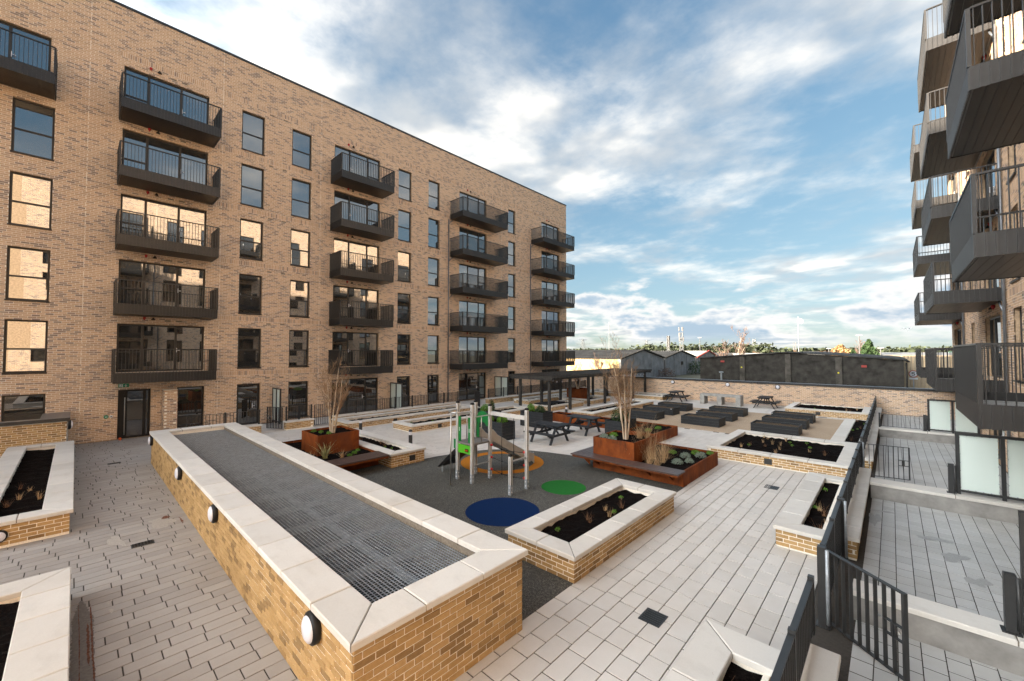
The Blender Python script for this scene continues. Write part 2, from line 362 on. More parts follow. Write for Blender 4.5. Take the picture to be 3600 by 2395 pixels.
# ------------------------------------------------------------------ bricks
BP, BC, BH, BD = 0.225, 0.075, 0.0635, 0.03
def spans(u0, u1, holes, vm):
    cuts = sorted([(max(h[0], u0), min(h[1], u1)) for h in holes if h[2] < vm < h[3] and h[1] > u0 and h[0] < u1])
    out = []; a = u0
    for c0, c1 in cuts:
        if c0 - a > 0.02: out.append((a, c0))
        a = max(a, c1)
    if u1 - a > 0.02: out.append((a, u1))
    return out
def brick_rects(u0, u1, v0, v1, holes=(), bands=()):
    """stretcher bond courses between openings, with upright soldier bands"""
    res = []; n = int(round((v1 - v0) / BC))
    for k in range(n):
        vb = v0 + k * BC; vm = vb + BH / 2
        if any(b0 - 0.01 < vm < b0 + 3 * BC for b0, _, _ in bands if False): continue
        hs = list(holes) + [(bu0, bu1, bv, bv + 3 * BC) for bv, bu0, bu1 in bands]
        off = (0.0, 0.1125)[k % 2] + (0.0, 0.012, -0.01)[k % 3]
        for a, b in spans(u0, u1, hs, vm):
            j = math.floor((a - off) / BP)
            while True:
                s0 = off + j * BP; s1 = s0 + BP - 0.0115; j += 1
                if s0 >= b: break
                c0, c1 = max(s0, a), min(s1, b)
                if c1 - c0 > 0.022: res.append((c0, c1, vb, vb + BH))
    for bv, bu0, bu1 in bands:
        for a, b in spans(bu0, bu1, holes, bv + 0.1):
            u = a
            while u + 0.065 <= b: res.append((u, u + 0.065, bv, bv + 0.215)); u += 0.075
    return res
brick_cache = {}
def brick_mesh(w, h, mat):
    key = (round(w, 3), round(h, 3), mat.name)
    if key not in brick_cache:
        c = 0.005; m = MB()
        m.add([(0, BD, 0), (w, BD, 0), (w, BD, h), (0, BD, h), (0, c, 0), (w, c, 0), (w, c, h), (0, c, h), (c, 0, c), (w - c, 0, c), (w - c, 0, h - c), (c, 0, h - c)],
              [(0, 1, 5, 4), (1, 2, 6, 5), (2, 3, 7, 6), (3, 0, 4, 7), (4, 5, 9, 8), (5, 6, 10, 9), (6, 7, 11, 10), (7, 4, 8, 11), (8, 9, 10, 11)])
        me = m.mesh('brick'); me.materials.append(mat); brick_cache[key] = me
    return brick_cache[key]
def brick_faces(parent, faces, n_single=300, mi=None, ms=None, min_px=10, hidden=None):
    """faces: (corner x, corner y, theta, rects); theta turns local +x along the wall, local -y outwards.
    The bricks that show largest become objects, the rest one mass."""
    mi = mi or M_brick_i; ms = ms or M_brick_s
    pool = []
    for cx, cy, th, rects in faces:
        ca, sa = math.cos(th), math.sin(th)
        for r in rects:
            um = (r[0] + r[1]) / 2; p = (cx + um * ca, cy + um * sa, (r[2] + r[3]) / 2)
            nrm = (sa, -ca); facing = (CAM.x - p[0]) * nrm[0] + (CAM.y - p[1]) * nrm[1]
            d = (Vector(p) - CAM).length; k = facing / d
            px = photo_size(p, r[1] - r[0]) * (1 if k > 0 else 0)
            if hidden and hidden(p): px = 0
            pool.append((px * math.sqrt(max(k, 0.0)), px, cx, cy, th, r))
    pool.sort(key=lambda t: -t[0]); singles = [t for t in pool[:n_single] if t[1] >= min_px]; rest = pool[len(singles):]
    L = world_loc(parent)
    for _, _, cx, cy, th, r in singles:
        ca, sa = math.cos(th), math.sin(th); j = random.uniform(-0.003, 0.001)
        o = bpy.data.objects.new('brick', brick_mesh(r[1] - r[0], r[3] - r[2], mi)); col.objects.link(o); o.parent = parent
        o.location = (cx + r[0] * ca - j * sa - L.x, cy + r[0] * sa + j * ca - L.y, r[2] - L.z); o.rotation_euler = (0, 0, th)
    if rest:
        A = np.array([(t[2], t[3], math.cos(t[4]), math.sin(t[4]), *t[5]) for t in rest]); n = len(A)
        dj = rng.uniform(-0.003, 0.001, n); V = np.zeros((n, 8, 3))
        for k, (iu, iv, iy) in enumerate([(0, 0, 1), (1, 0, 1), (1, 1, 1), (0, 1, 1), (0, 0, 0), (1, 0, 0), (1, 1, 0), (0, 1, 0)]):
            u = A[:, 4 + iu]; v = A[:, 6 + iv]; yl = np.full(n, BD) if iy else dj
            V[:, k, 0] = A[:, 0] + u * A[:, 2] - yl * A[:, 3]; V[:, k, 1] = A[:, 1] + u * A[:, 3] + yl * A[:, 2]; V[:, k, 2] = v
        f = np.array([(4, 5, 6, 7), (0, 1, 5, 4), (1, 2, 6, 5), (2, 3, 7, 6), (3, 0, 4, 7)])
        F = (f[None] + (np.arange(n) * 8)[:, None, None]).reshape(-1, 4)
        ob('brick_courses', quads_mesh('brick_courses', V.reshape(-1, 3), F), ms, parent, kind='stuff')
    return len(singles)
def rect_faces(x0, y0, x1, y1, z0, z1, sides='SENW', holes=None):
    """brick faces round an upright block; S faces -y, E +x, N +y, W -x"""
    e = 0.005; holes = holes or {}; out = []
    spec = {'S': (x0, y0, 0.0, x1 - x0), 'E': (x1, y0, R(90), y1 - y0), 'N': (x1, y1, R(180), x1 - x0), 'W': (x0, y1, R(-90), y1 - y0)}
    for sd in sides:
        cx, cy, th, ln = spec[sd]
        out.append((cx, cy, th, brick_rects(e, ln - e, z0, z1, holes.get(sd, ()))))
    return out

# ------------------------------------------------------------------ coping stones
def stone(parent, poly, z0, z1, name='coping_stone', mat=None, ch=0.010):
    z = random.uniform(-0.0015, 0.0015)
    return ob(name, MB().prism(poly, z0 + z, z1 + z, ch), mat or M_cope, parent)
def coping_side(parent, p, q, inn, w, z0, z1, ln, mp, mq):
    """row of stones from p to q; inn = unit vector from the outer edge inwards; mp/mq: mitred ends"""
    p = Vector(p); q = Vector(q); d = (q - p).normalized(); L = (q - p).length; inn = Vector(inn); g = 0.007
    n = max(1, int(round(L / ln))); ends = [0] + [L * (i + 1) / n + (random.uniform(-0.03, 0.03) if i < n - 1 else 0) for i in range(n)]
    q0, q1 = p + d * 0.03 + inn * 0.012, q - d * 0.03 + inn * 0.012; q2, q3 = q1 + inn * (w - 0.024), q0 + inn * (w - 0.024)
    ob('joint_bed', MB().prism([(v.x, v.y) for v in (q0, q1, q2, q3)], z0 + 0.002, z0 + (z1 - z0) * 0.8), M_bed, parent)
    for i in range(n):
        a, b = ends[i] + g, ends[i + 1] - g
        a2 = a + (w if (i == 0 and mp) else 0); b2 = b - (w if (i == n - 1 and mq) else 0)
        if b2 - a2 < 0.05: b2 = a2 + 0.05
        P = [p + d * a, p + d * b, p + d * b2 + inn * w, p + d * a2 + inn * w]
        stone(parent, [(v.x, v.y) for v in P], z0, z1)
def coping_ring(parent, x0, y0, x1, y1, w, z0, z1, ln=0.9, sides='SENW', wn_=None):
    ws = {k: w for k in 'SENW'}
    S = {'S': ((x0, y0), (x1, y0), (0, 1), 'W', 'E'), 'E': ((x1, y0), (x1, y1), (-1, 0), 'S', 'N'), 'N': ((x1, y1), (x0, y1), (0, -1), 'E', 'W'), 'W': ((x0, y1), (x0, y0), (1, 0), 'N', 'S')}
    for k in sides:
        p, q, inn, a, b = S[k]; coping_side(parent, p, q, inn, w, z0, z1, ln, a in sides, b in sides)
def soil_mesh(x0, y0, x1, y1, z, amp=0.03, step=0.12):
    nx = max(2, int((x1 - x0) / step)); ny = max(2, int((y1 - y0) / step)); nx, ny = min(nx, 60), min(ny, 60); m = MB()
    for j in range(ny + 1):
        for i in range(nx + 1):
            m.v.append((x0 + (x1 - x0) * i / nx, y0 + (y1 - y0) * j / ny, z + random.uniform(-amp, amp)))
    for j in range(ny):
        for i in range(nx):
            a = j * (nx + 1) + i; m.f.append((a, a + 1, a + nx + 2, a + nx + 1))
    return m
FOOT = []          # footprints that no paver needs to fill
def brick_planter(label, x0, y0, x1, y1, h, cw=0.36, group=None, sides='SENW', faces='SENW', ln=0.9, n_single=200, ct=0.07, soil_z=None, min_px=10, vents=()):
    """x0..y1 is the outer edge of the coping, h its top"""
    t = thing('brick_planter', label, 'planter', ((x0 + x1) / 2, (y0 + y1) / 2, 0), group)
    FOOT.append((x0 + 0.06, y0 + 0.06, x1 - 0.06, y1 - 0.06)); o = 0.045
    zt = h - ct; a, b, c, d = x0 + o, y0 + o, x1 - o, y1 - o; w = cw - 0.06; e = 0.005; we = w if 'E' in sides else 0.06; wN = w if 'N' in sides else 0.06
    core = MB()
    core.box(a + e, b + e, -0.02, c - e, b + w, zt); core.box(a + e, d - wN, -0.02, c - e, d - e, zt)
    core.box(a + e, b + w, -0.02, a + w, d - wN, zt); core.box(c - we, b + w, -0.02, c - e, d - wN, zt)
    ob('mortar_core', core, M_mortar, t)
    n = int((zt - 0.005) / BC); z0 = zt - n * BC - 0.004
    brick_faces(t, rect_faces(a, b, c, d, z0, z0 + n * BC, faces), n_single, min_px=min_px)
    coping_ring(t, x0, y0, x1, y1, cw, zt, h, ln, sides)
    ob('soil', soil_mesh(a + w - 0.01, b + w - 0.01, c - we + 0.01, d - wN + 0.01, soil_z if soil_z is not None else zt - 0.06), M_soil, t)
    for sd, pos in vents:   # small dark overflow or light recess in the wall
        vz = zt * 0.5
        bx = {'E': (c - 0.02, pos - 0.11, vz - 0.09, c + 0.012, pos + 0.11, vz + 0.09), 'S': (pos - 0.11, b - 0.012, vz - 0.09, pos + 0.11, b + 0.02, vz + 0.09)}[sd]
        v = ob('recessed_light', MB().box(*bx), M_metal, t)
        if sd == 'E': hood = MB().box(bx[3] - 0.002, bx[1] + 0.02, vz + 0.05, bx[3] + 0.02, bx[4] - 0.02, vz + 0.065)
        else: hood = MB().box(bx[0] + 0.02, bx[1] - 0.02, vz + 0.05, bx[3] - 0.02, bx[1] + 0.002, vz + 0.065)
        ob('hood', hood, M_metal, v)
    return t

# ------------------------------------------------------------------ the setting
s = NT('outside_ground'); n = s.noise(0.06, 6, 0.6, coord='World'); n2 = s.noise(2.0, 5, 0.7, coord='World')
c = s.ramp(n, [(0.35, (0.10, 0.085, 0.06)), (0.5, (0.13, 0.125, 0.075)), (0.65, (0.17, 0.15, 0.12))]); c = s.mix(s.map(n2, 0.3, 0.7, 0, 0.4), c, (0.09, 0.08, 0.065))
M_out = s.fin(c, 0.95)
struct('ground', MB().add([(-1800, -1800, -0.35), (1800, -1800, -0.35), (1800, 1800, -0.35), (-1800, 1800, -0.35)], [(0, 1, 2, 3)]), M_out)
struct('yard_road', MB().add([(-6, 45.5, -0.34), (26, 45.5, -0.34), (26, 95, -0.34), (-6, 95, -0.34)], [(0, 1, 2, 3)]), simple('yard_concrete', (0.32, 0.29, 0.25), 0.9, nscale=0.7, amt=0.25))
paving = struct('paving', MB().box(-24.16, -9.0, -0.34, 2.54, 33.19, -0.012), M_joint)
terrace = struct('terrace_floor', MB().box(-0.46, -6.0, -0.009, 2.53, 33.18, -0.006), M_joint)

RUB = [(-3.80, 4.10), (-3.80, 9.0), (-4.23, 9.0), (-4.23, 11.7), (-7.2, 11.9), (-7.63, 12.37), (-8.61, 12.22), (-9.4, 12.03), (-10.1, 11.78), (-10.75, 11.40), (-11.25, 10.9), (-11.6, 10.2), (-11.8, 9.5), (-11.93, 8.8), (-11.98, 8.2), (-12.0, 7.1), (-12.6, 7.0), (-12.6, 4.10)]
GRV = [(-13.9, 20.45), (-5.35, 20.5), (-4.7, 19.6), (-1.95, 19.6), (-1.95, 28.75), (-13.0, 28.3), (-12.2, 27.9), (-12.2, 20.45)]
def inside(p, poly):
    c = False; n = len(poly)
    for i in range(n):
        x0, y0 = poly[i]; x1, y1 = poly[(i + 1) % n]
        if (y0 > p[1]) != (y1 > p[1]) and p[0] < (x1 - x0) * (p[1] - y0) / (y1 - y0) + x0: c = not c
    return c
struct('play_surface', MB().prism(RUB, -0.03, 0.006), M_rubber)
struct('gravel_bed', MB().prism([(-12.25, 20.45), (-5.35, 20.5), (-1.95, 20.5), (-1.95, 28.8), (-12.25, 28.4)], -0.03, 0.007), M_gravel)
ring = MB(); N = 72
for k in range(N):
    t = 2 * math.pi * k / N
    ring.v += [(-9.72 + 1.40 * math.cos(t), 9.94 + 1.40 * math.sin(t), 0.0105), (-9.72 + 1.07 * math.cos(t), 9.94 + 1.07 * math.sin(t), 0.0105)]
for k in range(N): a = 2 * k; b = 2 * ((k + 1) % N); ring.f.append((a, b, b + 1, a + 1))
struct('orange_play_ring', ring, M_ro); struct('green_play_circle', MB().disc((-6.66, 9.22), 0.61, 0.0105), M_rg); struct('blue_play_circle', MB().disc((-6.72, 6.88), 0.865, 0.0105), M_rb)

# ------------------------------------------------------------------ apartment buildings
FLOOR = 2.817; HEAD0 = 2.12
def head(i): return HEAD0 + FLOOR * i
def snap(v): return round(v / BC) * BC
def fr(th, w, h, n_mid=None, mulls=(), rails=None, t=0.055, depth=0.06):
    """window frame mesh in local coordinates: x along, z up, outside at -y"""
    m = MB(); m.box(0, 0, 0, w, depth, t).box(0, 0, h - t, w, depth, h).box(0, 0, t, t, depth, h - t).box(w - t, 0, t, w, depth, h - t)
    for u in mulls: m.box(u - t * 0.7, 0.002, t, u + t * 0.7, depth - 0.002, h - t)
    for u0, u1, z in (rails or ()): m.box(u0, 0.004, z - t * 0.6, u1, depth - 0.004, z + t * 0.6)
    return m
cache = {}
def cached(key, fn, mat):
    if key not in cache:
        m = fn().mesh(str(key[0])); m.materials.append(mat); cache[key] = m
    return cache[key]
def balcony_meshes(w):
    """local: x along the facade 0..w, outside -y, z from the underside"""
    D, F, H = 1.5, 0.40, 1.40
    def deck():
        m = MB().box(0.03, -D + 0.03, 0.03, w - 0.03, 0.0, 0.22)
        return m
    def soffit():
        m = MB(); k = int(D / 0.14)
        for i in range(k): m.box(0.035, -D + 0.05 + i * 0.14, 0.012, w - 0.035, -D + 0.05 + i * 0.14 + 0.134, 0.028)
        return m
    def fascia():
        m = MB().box(0, -D, 0, w, -D + 0.02, F).box(0, -D + 0.02, 0, 0.02, 0, F).box(w - 0.02, -D + 0.02, 0, w, 0, F)
        for i in range(int(w / 0.11) + 1): m.box(min(i * 0.11, w - 0.03), -D - 0.022, -0.004, min(i * 0.11, w - 0.03) + 0.03, -D + 0.004, F - 0.004)
        for i in range(int(D / 0.11)):
            for x in (0, w): m.box(x - 0.022 if x == 0 else x - 0.004, -D + i * 0.11, -0.004, x + 0.004 if x == 0 else x + 0.022, -D + i * 0.11 + 0.03, F - 0.004)
        return m
    def rail():
        m = MB().box(-0.005, -D - 0.03, H - 0.035, w + 0.005, -D + 0.03, H).box(-0.03, -D + 0.03, H - 0.035, 0.03, 0, H).box(w - 0.03, -D + 0.03, H - 0.035, w + 0.03, 0, H)
        m.box(0.03, -D - 0.004, F + 0.002, w - 0.03, -D + 0.02, F + 0.022)
        return m
    def bars():
        lo, hi = [], []
        for i in range(1, int(w / 0.105)): x = i * w / int(w / 0.105); lo.append((x - 0.006, -D - 0.022, F)); hi.append((x + 0.006, -D + 0.024, H - 0.034))
        for i in range(0, int(D / 0.105)):
            y = -D + 0.06 + i * 0.105
            for x in (0, w): lo.append((x - 0.023, y - 0.006, F)); hi.append((x + 0.023, y + 0.006, H - 0.034))
        return boxes_mesh('balusters', lo, hi)
    def posts():
        return MB().box(-0.028, -D - 0.028, F - 0.01, 0.028, -D + 0.028, H - 0.034)
    return deck, soffit, fascia, rail, bars, posts
def building(label, FX, sgn, y0, y1, yb0, single_faces=True, near_bars=(), tone=None):
    """facade in the plane x = FX, facing +x (sgn 1) or -x (sgn -1)"""
    t = thing('apartment_building', label, 'building', (FX, (y0 + y1) / 2, 0)); L = world_loc(t)
    th = R(90) if sgn > 0 else R(-90)
    # position along the facade: u = y - yb0 (sgn 1) or yb1 - y (sgn -1)
    U = (lambda y: y - yb0) if sgn > 0 else (lambda y: y1 - y)
    H = snap(18.75); holes = []; items = []
    def hole(ya, yb, za, zb, kind): 
        za, zb = snap(za), snap(zb); u = sorted((U(ya), U(yb))); holes.append((u[0], u[1], za, zb)); items.append((kind, ya, yb, za, zb))
    WIN = [(-1.84, -0.76), (5.58, 6.62), (7.98, 9.02), (14.66, 15.69), (17.10, 18.10), (25.43, 26.37)]
    DOOR = [(1.18, 4.20), (10.34, 13.30), (19.97, 22.85), (30.03, 32.90)]
    BALC = [(1.06, 4.40), (10.12, 13.44), (19.08, 23.80), (28.52, 33.30)]
    for wi, (a, b) in enumerate(WIN):
        if b < yb0: continue
        for i in range(0, 6):
            if wi == 0 and i == 5: continue
            if i == 0:
                k = 'gdoor' if wi in (1, 3) else 'window'; hole(a, b, 0.02 if k == 'gdoor' else (0.95 if wi == 0 else 0.16), head(0), k + '0')
            else: hole(a, b, head(i) - 2.03, head(i), 'window')
    for di, (a, b) in enumerate(DOOR):
        for i in range(1, 6): hole(a, b, head(i) - 2.12, head(i), 'door')
        if di == 0 and sgn > 0:
            hole(1.27, 2.33, 0.0, head(0), 'entrance'); hole(3.23, 4.25, 0.25, head(0), 'window0')
        else: hole(a, b, 0.02, head(0), 'door0')
    if sgn > 0: hole(-3.9, -0.92, head(5) - 2.12, head(5), 'door')
    bands = [(snap(head(i) + 0.40), U(1.06) if sgn > 0 else 0.01, U(y1) - 0.01 if sgn > 0 else U(1.06)) for i in range(6)]
    Lw = y1 - yb0
    # backing wall cut round the openings, with reveals
    us = sorted({0.0, Lw, *[h[0] for h in holes], *[h[1] for h in holes]}); vs_ = sorted({0.0, H, *[h[2] for h in holes], *[h[3] for h in holes]})
    cx, cy = (FX, yb0) if sgn > 0 else (FX, y1); ca, sa = math.cos(th), math.sin(th)
    def W(u, yl, v): return (cx + u * ca - yl * sa, cy + u * sa + yl * ca, v)
    bk = MB(); 
    for i in range(len(us) - 1):
        for j in range(len(vs_) - 1):
            um, vm = (us[i] + us[i + 1]) / 2, (vs_[j] + vs_[j + 1]) / 2
            if any(h[0] < um < h[1] and h[2] < vm < h[3] for h in holes): continue
            bk.add([W(us[i], 0.004, vs_[j]), W(us[i + 1], 0.004, vs_[j]), W(us[i + 1], 0.004, vs_[j + 1]), W(us[i], 0.004, vs_[j + 1])], [(0, 1, 2, 3)])
    ob('mortar_wall', bk, M_mortar, t)
    rv = MB()
    for a, b, c, d in holes:
        P = [(a, c), (b, c), (b, d), (a, d)]
        for k in range(4):
            p, q = P[k], P[(k + 1) % 4]
            rv.add([W(p[0], 0.004, p[1]), W(q[0], 0.004, q[1]), W(q[0], 0.22, q[1]), W(p[0], 0.22, p[1])], [(3, 2, 1, 0)])
    ob('opening_reveals', rv, M_reveal, t, kind='stuff')
    # body, parapet cap, far end
    xb = FX - sgn * 13.0; x_in = FX - sgn * 0.215; lo, hi = min(xb, x_in), max(xb, x_in)
    ob('shell', MB().box(lo, y0, -0.3, hi, y1 - 0.008, H - 0.02), M_reveal, t)
    ob('roof', MB().box(lo, y0, H - 0.018, hi, y1 - 0.02, H + 0.03), M_conc, t)
    c0, c1 = (FX - 0.4, FX + 0.035) if sgn > 0 else (FX - 0.035, FX + 0.4)
    ob('parapet_cap', MB().box(c0, y0, H + 0.004, c1, y1 + 0.03, H + 0.11), M_metal, t)
    if y0 < yb0: ob('plain_wall', MB().box(min(FX, x_in), y0, -0.3, max(FX, x_in), yb0, H), M_reveal, t)
    if sgn > 0:   # far end wall in bricks
        ob('end_mortar', MB().add([(FX - 0.01, y1 - 0.004, 0), (xb, y1 - 0.004, 0), (xb, y1 - 0.004, H), (FX - 0.01, y1 - 0.004, H)], [(0, 1, 2, 3)]), M_mortar, t)
    faces = [(cx, cy, th, brick_rects(0.005, Lw - 0.005, 0.0, H, holes, bands))]
    brick_faces(t, faces, 300, M_fac_i, M_fac_s, 10)
    # windows and doors
    for kind, ya, yb, za, zb in items:
        w, h = yb - ya, zb - za; u = min(U(ya), U(yb)); g = 0.012; gm = M_glass_g if kind.endswith('0') or kind == 'entrance' else M_glass
        wl_, hl = w - 2 * g, h - 2 * g; loc = Vector(W(u + g, 0.11, za + g)) - L
        flip = (sgn < 0)
        if kind.startswith('window'):
            rz = hl * 0.45 if kind == 'window' else hl * 0.33
            fm = cached(('window', round(wl_, 2), round(hl, 2)), lambda: fr(0, wl_, hl, rails=[(0.05, wl_ - 0.05, rz)]), M_frame); nm = 'window'
        elif kind == 'gdoor0':
            fm = cached(('glazed_door', round(wl_, 2), round(hl, 2)), lambda: fr(0, wl_, hl, t=0.08), M_frame); nm = 'glazed_door'
        elif kind == 'entrance':
            fm = cached(('entrance_door', round(wl_, 2)), lambda: fr(0, wl_, hl, mulls=(0.24, wl_ - 0.19), t=0.075).box(0.075, 0.012, 0.075, 0.2, 0.05, hl - 0.075), M_black); nm = 'entrance_door'
        else:
            q = [0.27, 0.655] if not (flip or ya > 9) else [0.33, 0.73]
            rails = [(0.05, wl_ * q[0], hl * 0.42)] if not (ya > 9) else [(wl_ * q[1], wl_ - 0.05, hl * 0.42)]
            fm = cached(('balcony_door', round(wl_, 2), round(hl, 2), tuple(q), ya > 9), lambda: fr(0, wl_, hl, mulls=[wl_ * q[0], wl_ * q[1]], rails=rails, t=0.06), M_frame); nm = 'balcony_door'
        f = ob(nm, fm, None, t, loc, th)
        if kind.startswith('window'): pr = [(0.03, rz, wl_ - 0.03, hl - 0.03), (0.03, 0.03, wl_ - 0.03, rz)]
        elif kind in ('gdoor0', 'entrance'): pr = [(0.03, 0.03, wl_ - 0.03, hl - 0.03)]
        else:
            e0, e1 = wl_ * q[0], wl_ * q[1]; pr = [(0.03, 0.03, e0, hl - 0.03), (e0, 0.03, e1, hl - 0.03), (e1, 0.03, wl_ - 0.03, hl - 0.03)]
        for a0, b0, a1, b1 in pr:      # each sheet of glass sits at its own very slight angle
            pw_, ph_ = a1 - a0, b1 - b0
            pm = cached(('pane', round(pw_, 2), round(ph_, 2), gm.name), lambda: MB().add([(-pw_ / 2, 0, -ph_ / 2), (pw_ / 2, 0, -ph_ / 2), (pw_ / 2, 0, ph_ / 2), (-pw_ / 2, 0, ph_ / 2)], [(0, 1, 2, 3)]), gm)
            ob('pane', pm, None, f, ((a0 + a1) / 2, 0.034, (b0 + b1) / 2)).rotation_euler = (random.gauss(0, 0.004), 0, random.gauss(0, 0.005))
        if kind.startswith('window'):
            sm = cached(('sill', round(wl_, 2)), lambda: MB().box(-0.03, -0.16, -0.055, wl_ + 0.03, 0.0, -0.008), M_frame); ob('sill', sm, None, f, (0, 0, 0))
        elif kind == 'entrance':
            hm = MB()
            hm.tube([(0.21, -0.06, 0.15), (0.21, -0.06, 1.75)], 0.016, 8).bar((0.21, -0.06, 0.3), (0.21, 0.0, 0.3), 0.02, 0.02).bar((0.21, -0.06, 1.6), (0.21, 0.0, 1.6), 0.02, 0.02)
            ob('pull_handle', hm, M_steel, f, (0, 0, 0))
        else:
            uu = wl_ * (0.655 if ya < 9 else 0.33) + 0.04 if 'door0' != kind else wl_ * 0.66
            hm = cached(('handle', round(uu, 2)), lambda: MB().box(uu - 0.012, -0.03, 0.85, uu + 0.012, 0.0, 1.05).box(uu - 0.012, -0.05, 0.93, uu + 0.11, -0.03, 0.95), M_white); ob('handle', hm, None, f, (0, 0, 0))
    # balconies
    bl = [(a, b, i) for a, b in BALC for i in range(1, 6)]
    if sgn > 0: bl.append((-4.08, -0.76, 5))
    for a, b, i in bl:
        w = b - a; zb = head(i) - 2.48; u = min(U(a), U(b)); loc = Vector(W(u, 0.0, zb)) - L; key = round(w, 2)
        dk, so, fa, ra, ba, po = balcony_meshes(w)
        e = ob('balcony', cached(('balcony_deck', key), dk, M_conc), None, t, loc, th)
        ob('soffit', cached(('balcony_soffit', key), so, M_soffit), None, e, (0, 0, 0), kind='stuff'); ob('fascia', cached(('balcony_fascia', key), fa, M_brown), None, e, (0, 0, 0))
        ob('handrail', cached(('balcony_rail', key), ra, M_brown), None, e, (0, 0, 0))
        for x in (0.0, w): ob('corner_post', cached(('balcony_post',), po, M_brown), None, e, (x, 0, 0))
        if (a > 9.9 and a < 10.5 and sgn < 0 and i in (1, 2, 3)):
            D, F_, H_ = 1.5, 0.40, 1.366; nb = int(w / 0.105)
            bm1 = cached(('front_baluster',), lambda: MB().box(-0.006, -0.022, F_, 0.006, 0.024, H_), M_brown); bm2 = cached(('side_baluster',), lambda: MB().box(-0.023, -0.006, F_, 0.023, 0.006, H_), M_brown)
            for k in range(1, nb): ob('baluster', bm1, None, e, (k * w / nb, -D, 0))
            for k in range(int(D / 0.105)):
                for x in (0, w): ob('baluster', bm2, None, e, (x, -D + 0.06 + k * 0.105, 0))
        else:
            kk = ('balcony_bars', key)
            if kk not in cache: m = ba(); m.materials.append(M_brown); cache[kk] = m
            ob('balusters', cache[kk], None, e, (0, 0, 0), kind='stuff')
    # small fittings above the openings
    def fit(name, y, z, w, h, d, m):
        u = U(y); o = ob(name, cached((name, w, h), lambda: MB().box(-w / 2, -d, -h / 2, w / 2, 0.01, h / 2), m), None, t, Vector(W(u, 0.0, z)) - L, th); return o
    for i in range(0, 6):
        z = snap(head(i)) + 0.262
        for y in ((6.95, 7.62, 15.95 + 0.4, 16.9) if i else (6.95, 7.62)): fit('air_vent', y, z, 0.21, 0.068, 0.004, M_bed)
        for a, b in DOOR:
            if i == 0 and a < 2: continue
            m_ = (a + b) / 2
            for y in (m_ + 0.15, m_ + 0.55): fit('air_vent', y, z - 0.075, 0.21, 0.068, 0.004, M_bed)
            mm = cached(('alarm_sounder',), lambda: MB().lathe([(0.012, -0.10), (0.05, -0.03), (0.055, 0.03), (0.02, 0.05)], (0, -0.05), 12), M_red)
            ob('alarm_sounder', mm, None, t, Vector(W(U(m_ - 0.65), 0.0, z + 0.02)) - L, th)
            mm = cached(('hooded_sensor',), lambda: MB().lathe([(0.075, -0.05), (0.07, -0.02), (0.02, 0.06)], (0, -0.05), 12), M_black)
            ob('hooded_sensor', mm, None, t, Vector(W(U(m_ - 0.35), 0.0, z - 0.01)) - L, th)
    # rainwater pipes beside the wide balconies
    for y in (18.90, 28.36) + ((4.9,) if sgn < 0 else ()):
        m = MB(); u = U(y); top = head(5) - 2.45 + 0.15
        m.tube([W(u, -0.06, 0.0), W(u, -0.06, top - 0.2)], 0.04, 10)
        for i in range(1, 6):
            z = head(i) - 2.48 - 0.03; m.tube([W(u, -0.06, z - 0.35), W(u + (0.25 if sgn > 0 else -0.25), -0.10, z - 0.1), W(u + (0.34 if sgn > 0 else -0.34), -0.12, z + 0.04)], 0.03, 8)
        ob('downpipe', m, M_zinc, t, smooth=True)
    # movement joints
    for y in (0.15, 4.77, 9.55, 24.6): ob('movement_joint', MB().box(*[min(p, q) for p, q in zip(W(U(y) - 0.008, 0.02, 0.05), W(U(y) + 0.008, -0.0015, H))], *[max(p, q) for p, q in zip(W(U(y) - 0.008, 0.02, 0.05), W(U(y) + 0.008, -0.0015, H))]), M_mortar, t)
    return t
LB = building('long buff brick apartment block with rows of dark balconies on the left', -24.17, 1, -34.0, 34.06, -3.2)
RB = building('buff brick apartment block seen edge on along the right side', 2.55, -1, -12.0, 34.06, -3.0)

# ------------------------------------------------------------------ entrance corner of the left block
t = thing('exit_sign', 'green running man exit sign above the dark entrance door', 'sign', (-24.0, 1.44, 2.29))
ob('sign_box', MB().box(-24.16, 1.27, 2.215, -24.04, 1.60, 2.365), M_sign, t)
pic = MB(); X = -24.037
def yz(poly): pic.add([(X, y, z) for y, z in poly], [tuple(range(len(poly)))])
yz([(1.30, 2.235), (1.41, 2.235), (1.41, 2.345), (1.30, 2.345)])
yz([(1.49, 2.345), (1.51, 2.345), (1.51, 2.27), (1.49, 2.27)]); yz([(1.455, 2.285), (1.50, 2.235), (1.545, 2.285), (1.53, 2.297), (1.50, 2.265), (1.47, 2.297)])
ob('white_pictogram', pic, M_white, t)
man = MB(); man.disc((0, 0), 0.011, 0, 10); man.v = [(X + 0.002, 1.362 + a, 2.328 + b) for a, b, _ in man.v]
def yz2(poly): man.add([(X + 0.002, y, z) for y, z in poly], [tuple(range(len(poly)))])
yz2([(1.34, 2.312), (1.368, 2.312), (1.360, 2.275), (1.342, 2.275)]); yz2([(1.342, 2.277), (1.356, 2.277), (1.332, 2.240), (1.318, 2.244)]); yz2([(1.352, 2.277), (1.362, 2.277), (1.385, 2.243), (1.373, 2.240)]); yz2([(1.366, 2.312), (1.372, 2.303), (1.395, 2.290), (1.398, 2.299)])
ob('running_man', man, M_sign, t)
t = thing('door_release_button', 'green oval door release button left of the entrance door', 'button', (-24.15, 0.93, 1.0))
ob('green_cover', MB().lathe([(0.075, 0), (0.072, 0.03), (0.05, 0.045)], (0, 0), 16).mesh('cover'), M_sign, t, (0, 0, 0)).rotation_euler = (0, R(90), 0)
ob('push_plate', MB().box(0.046, -0.04, -0.015, 0.052, 0.04, 0.015), M_white, t, (0, 0, 0))
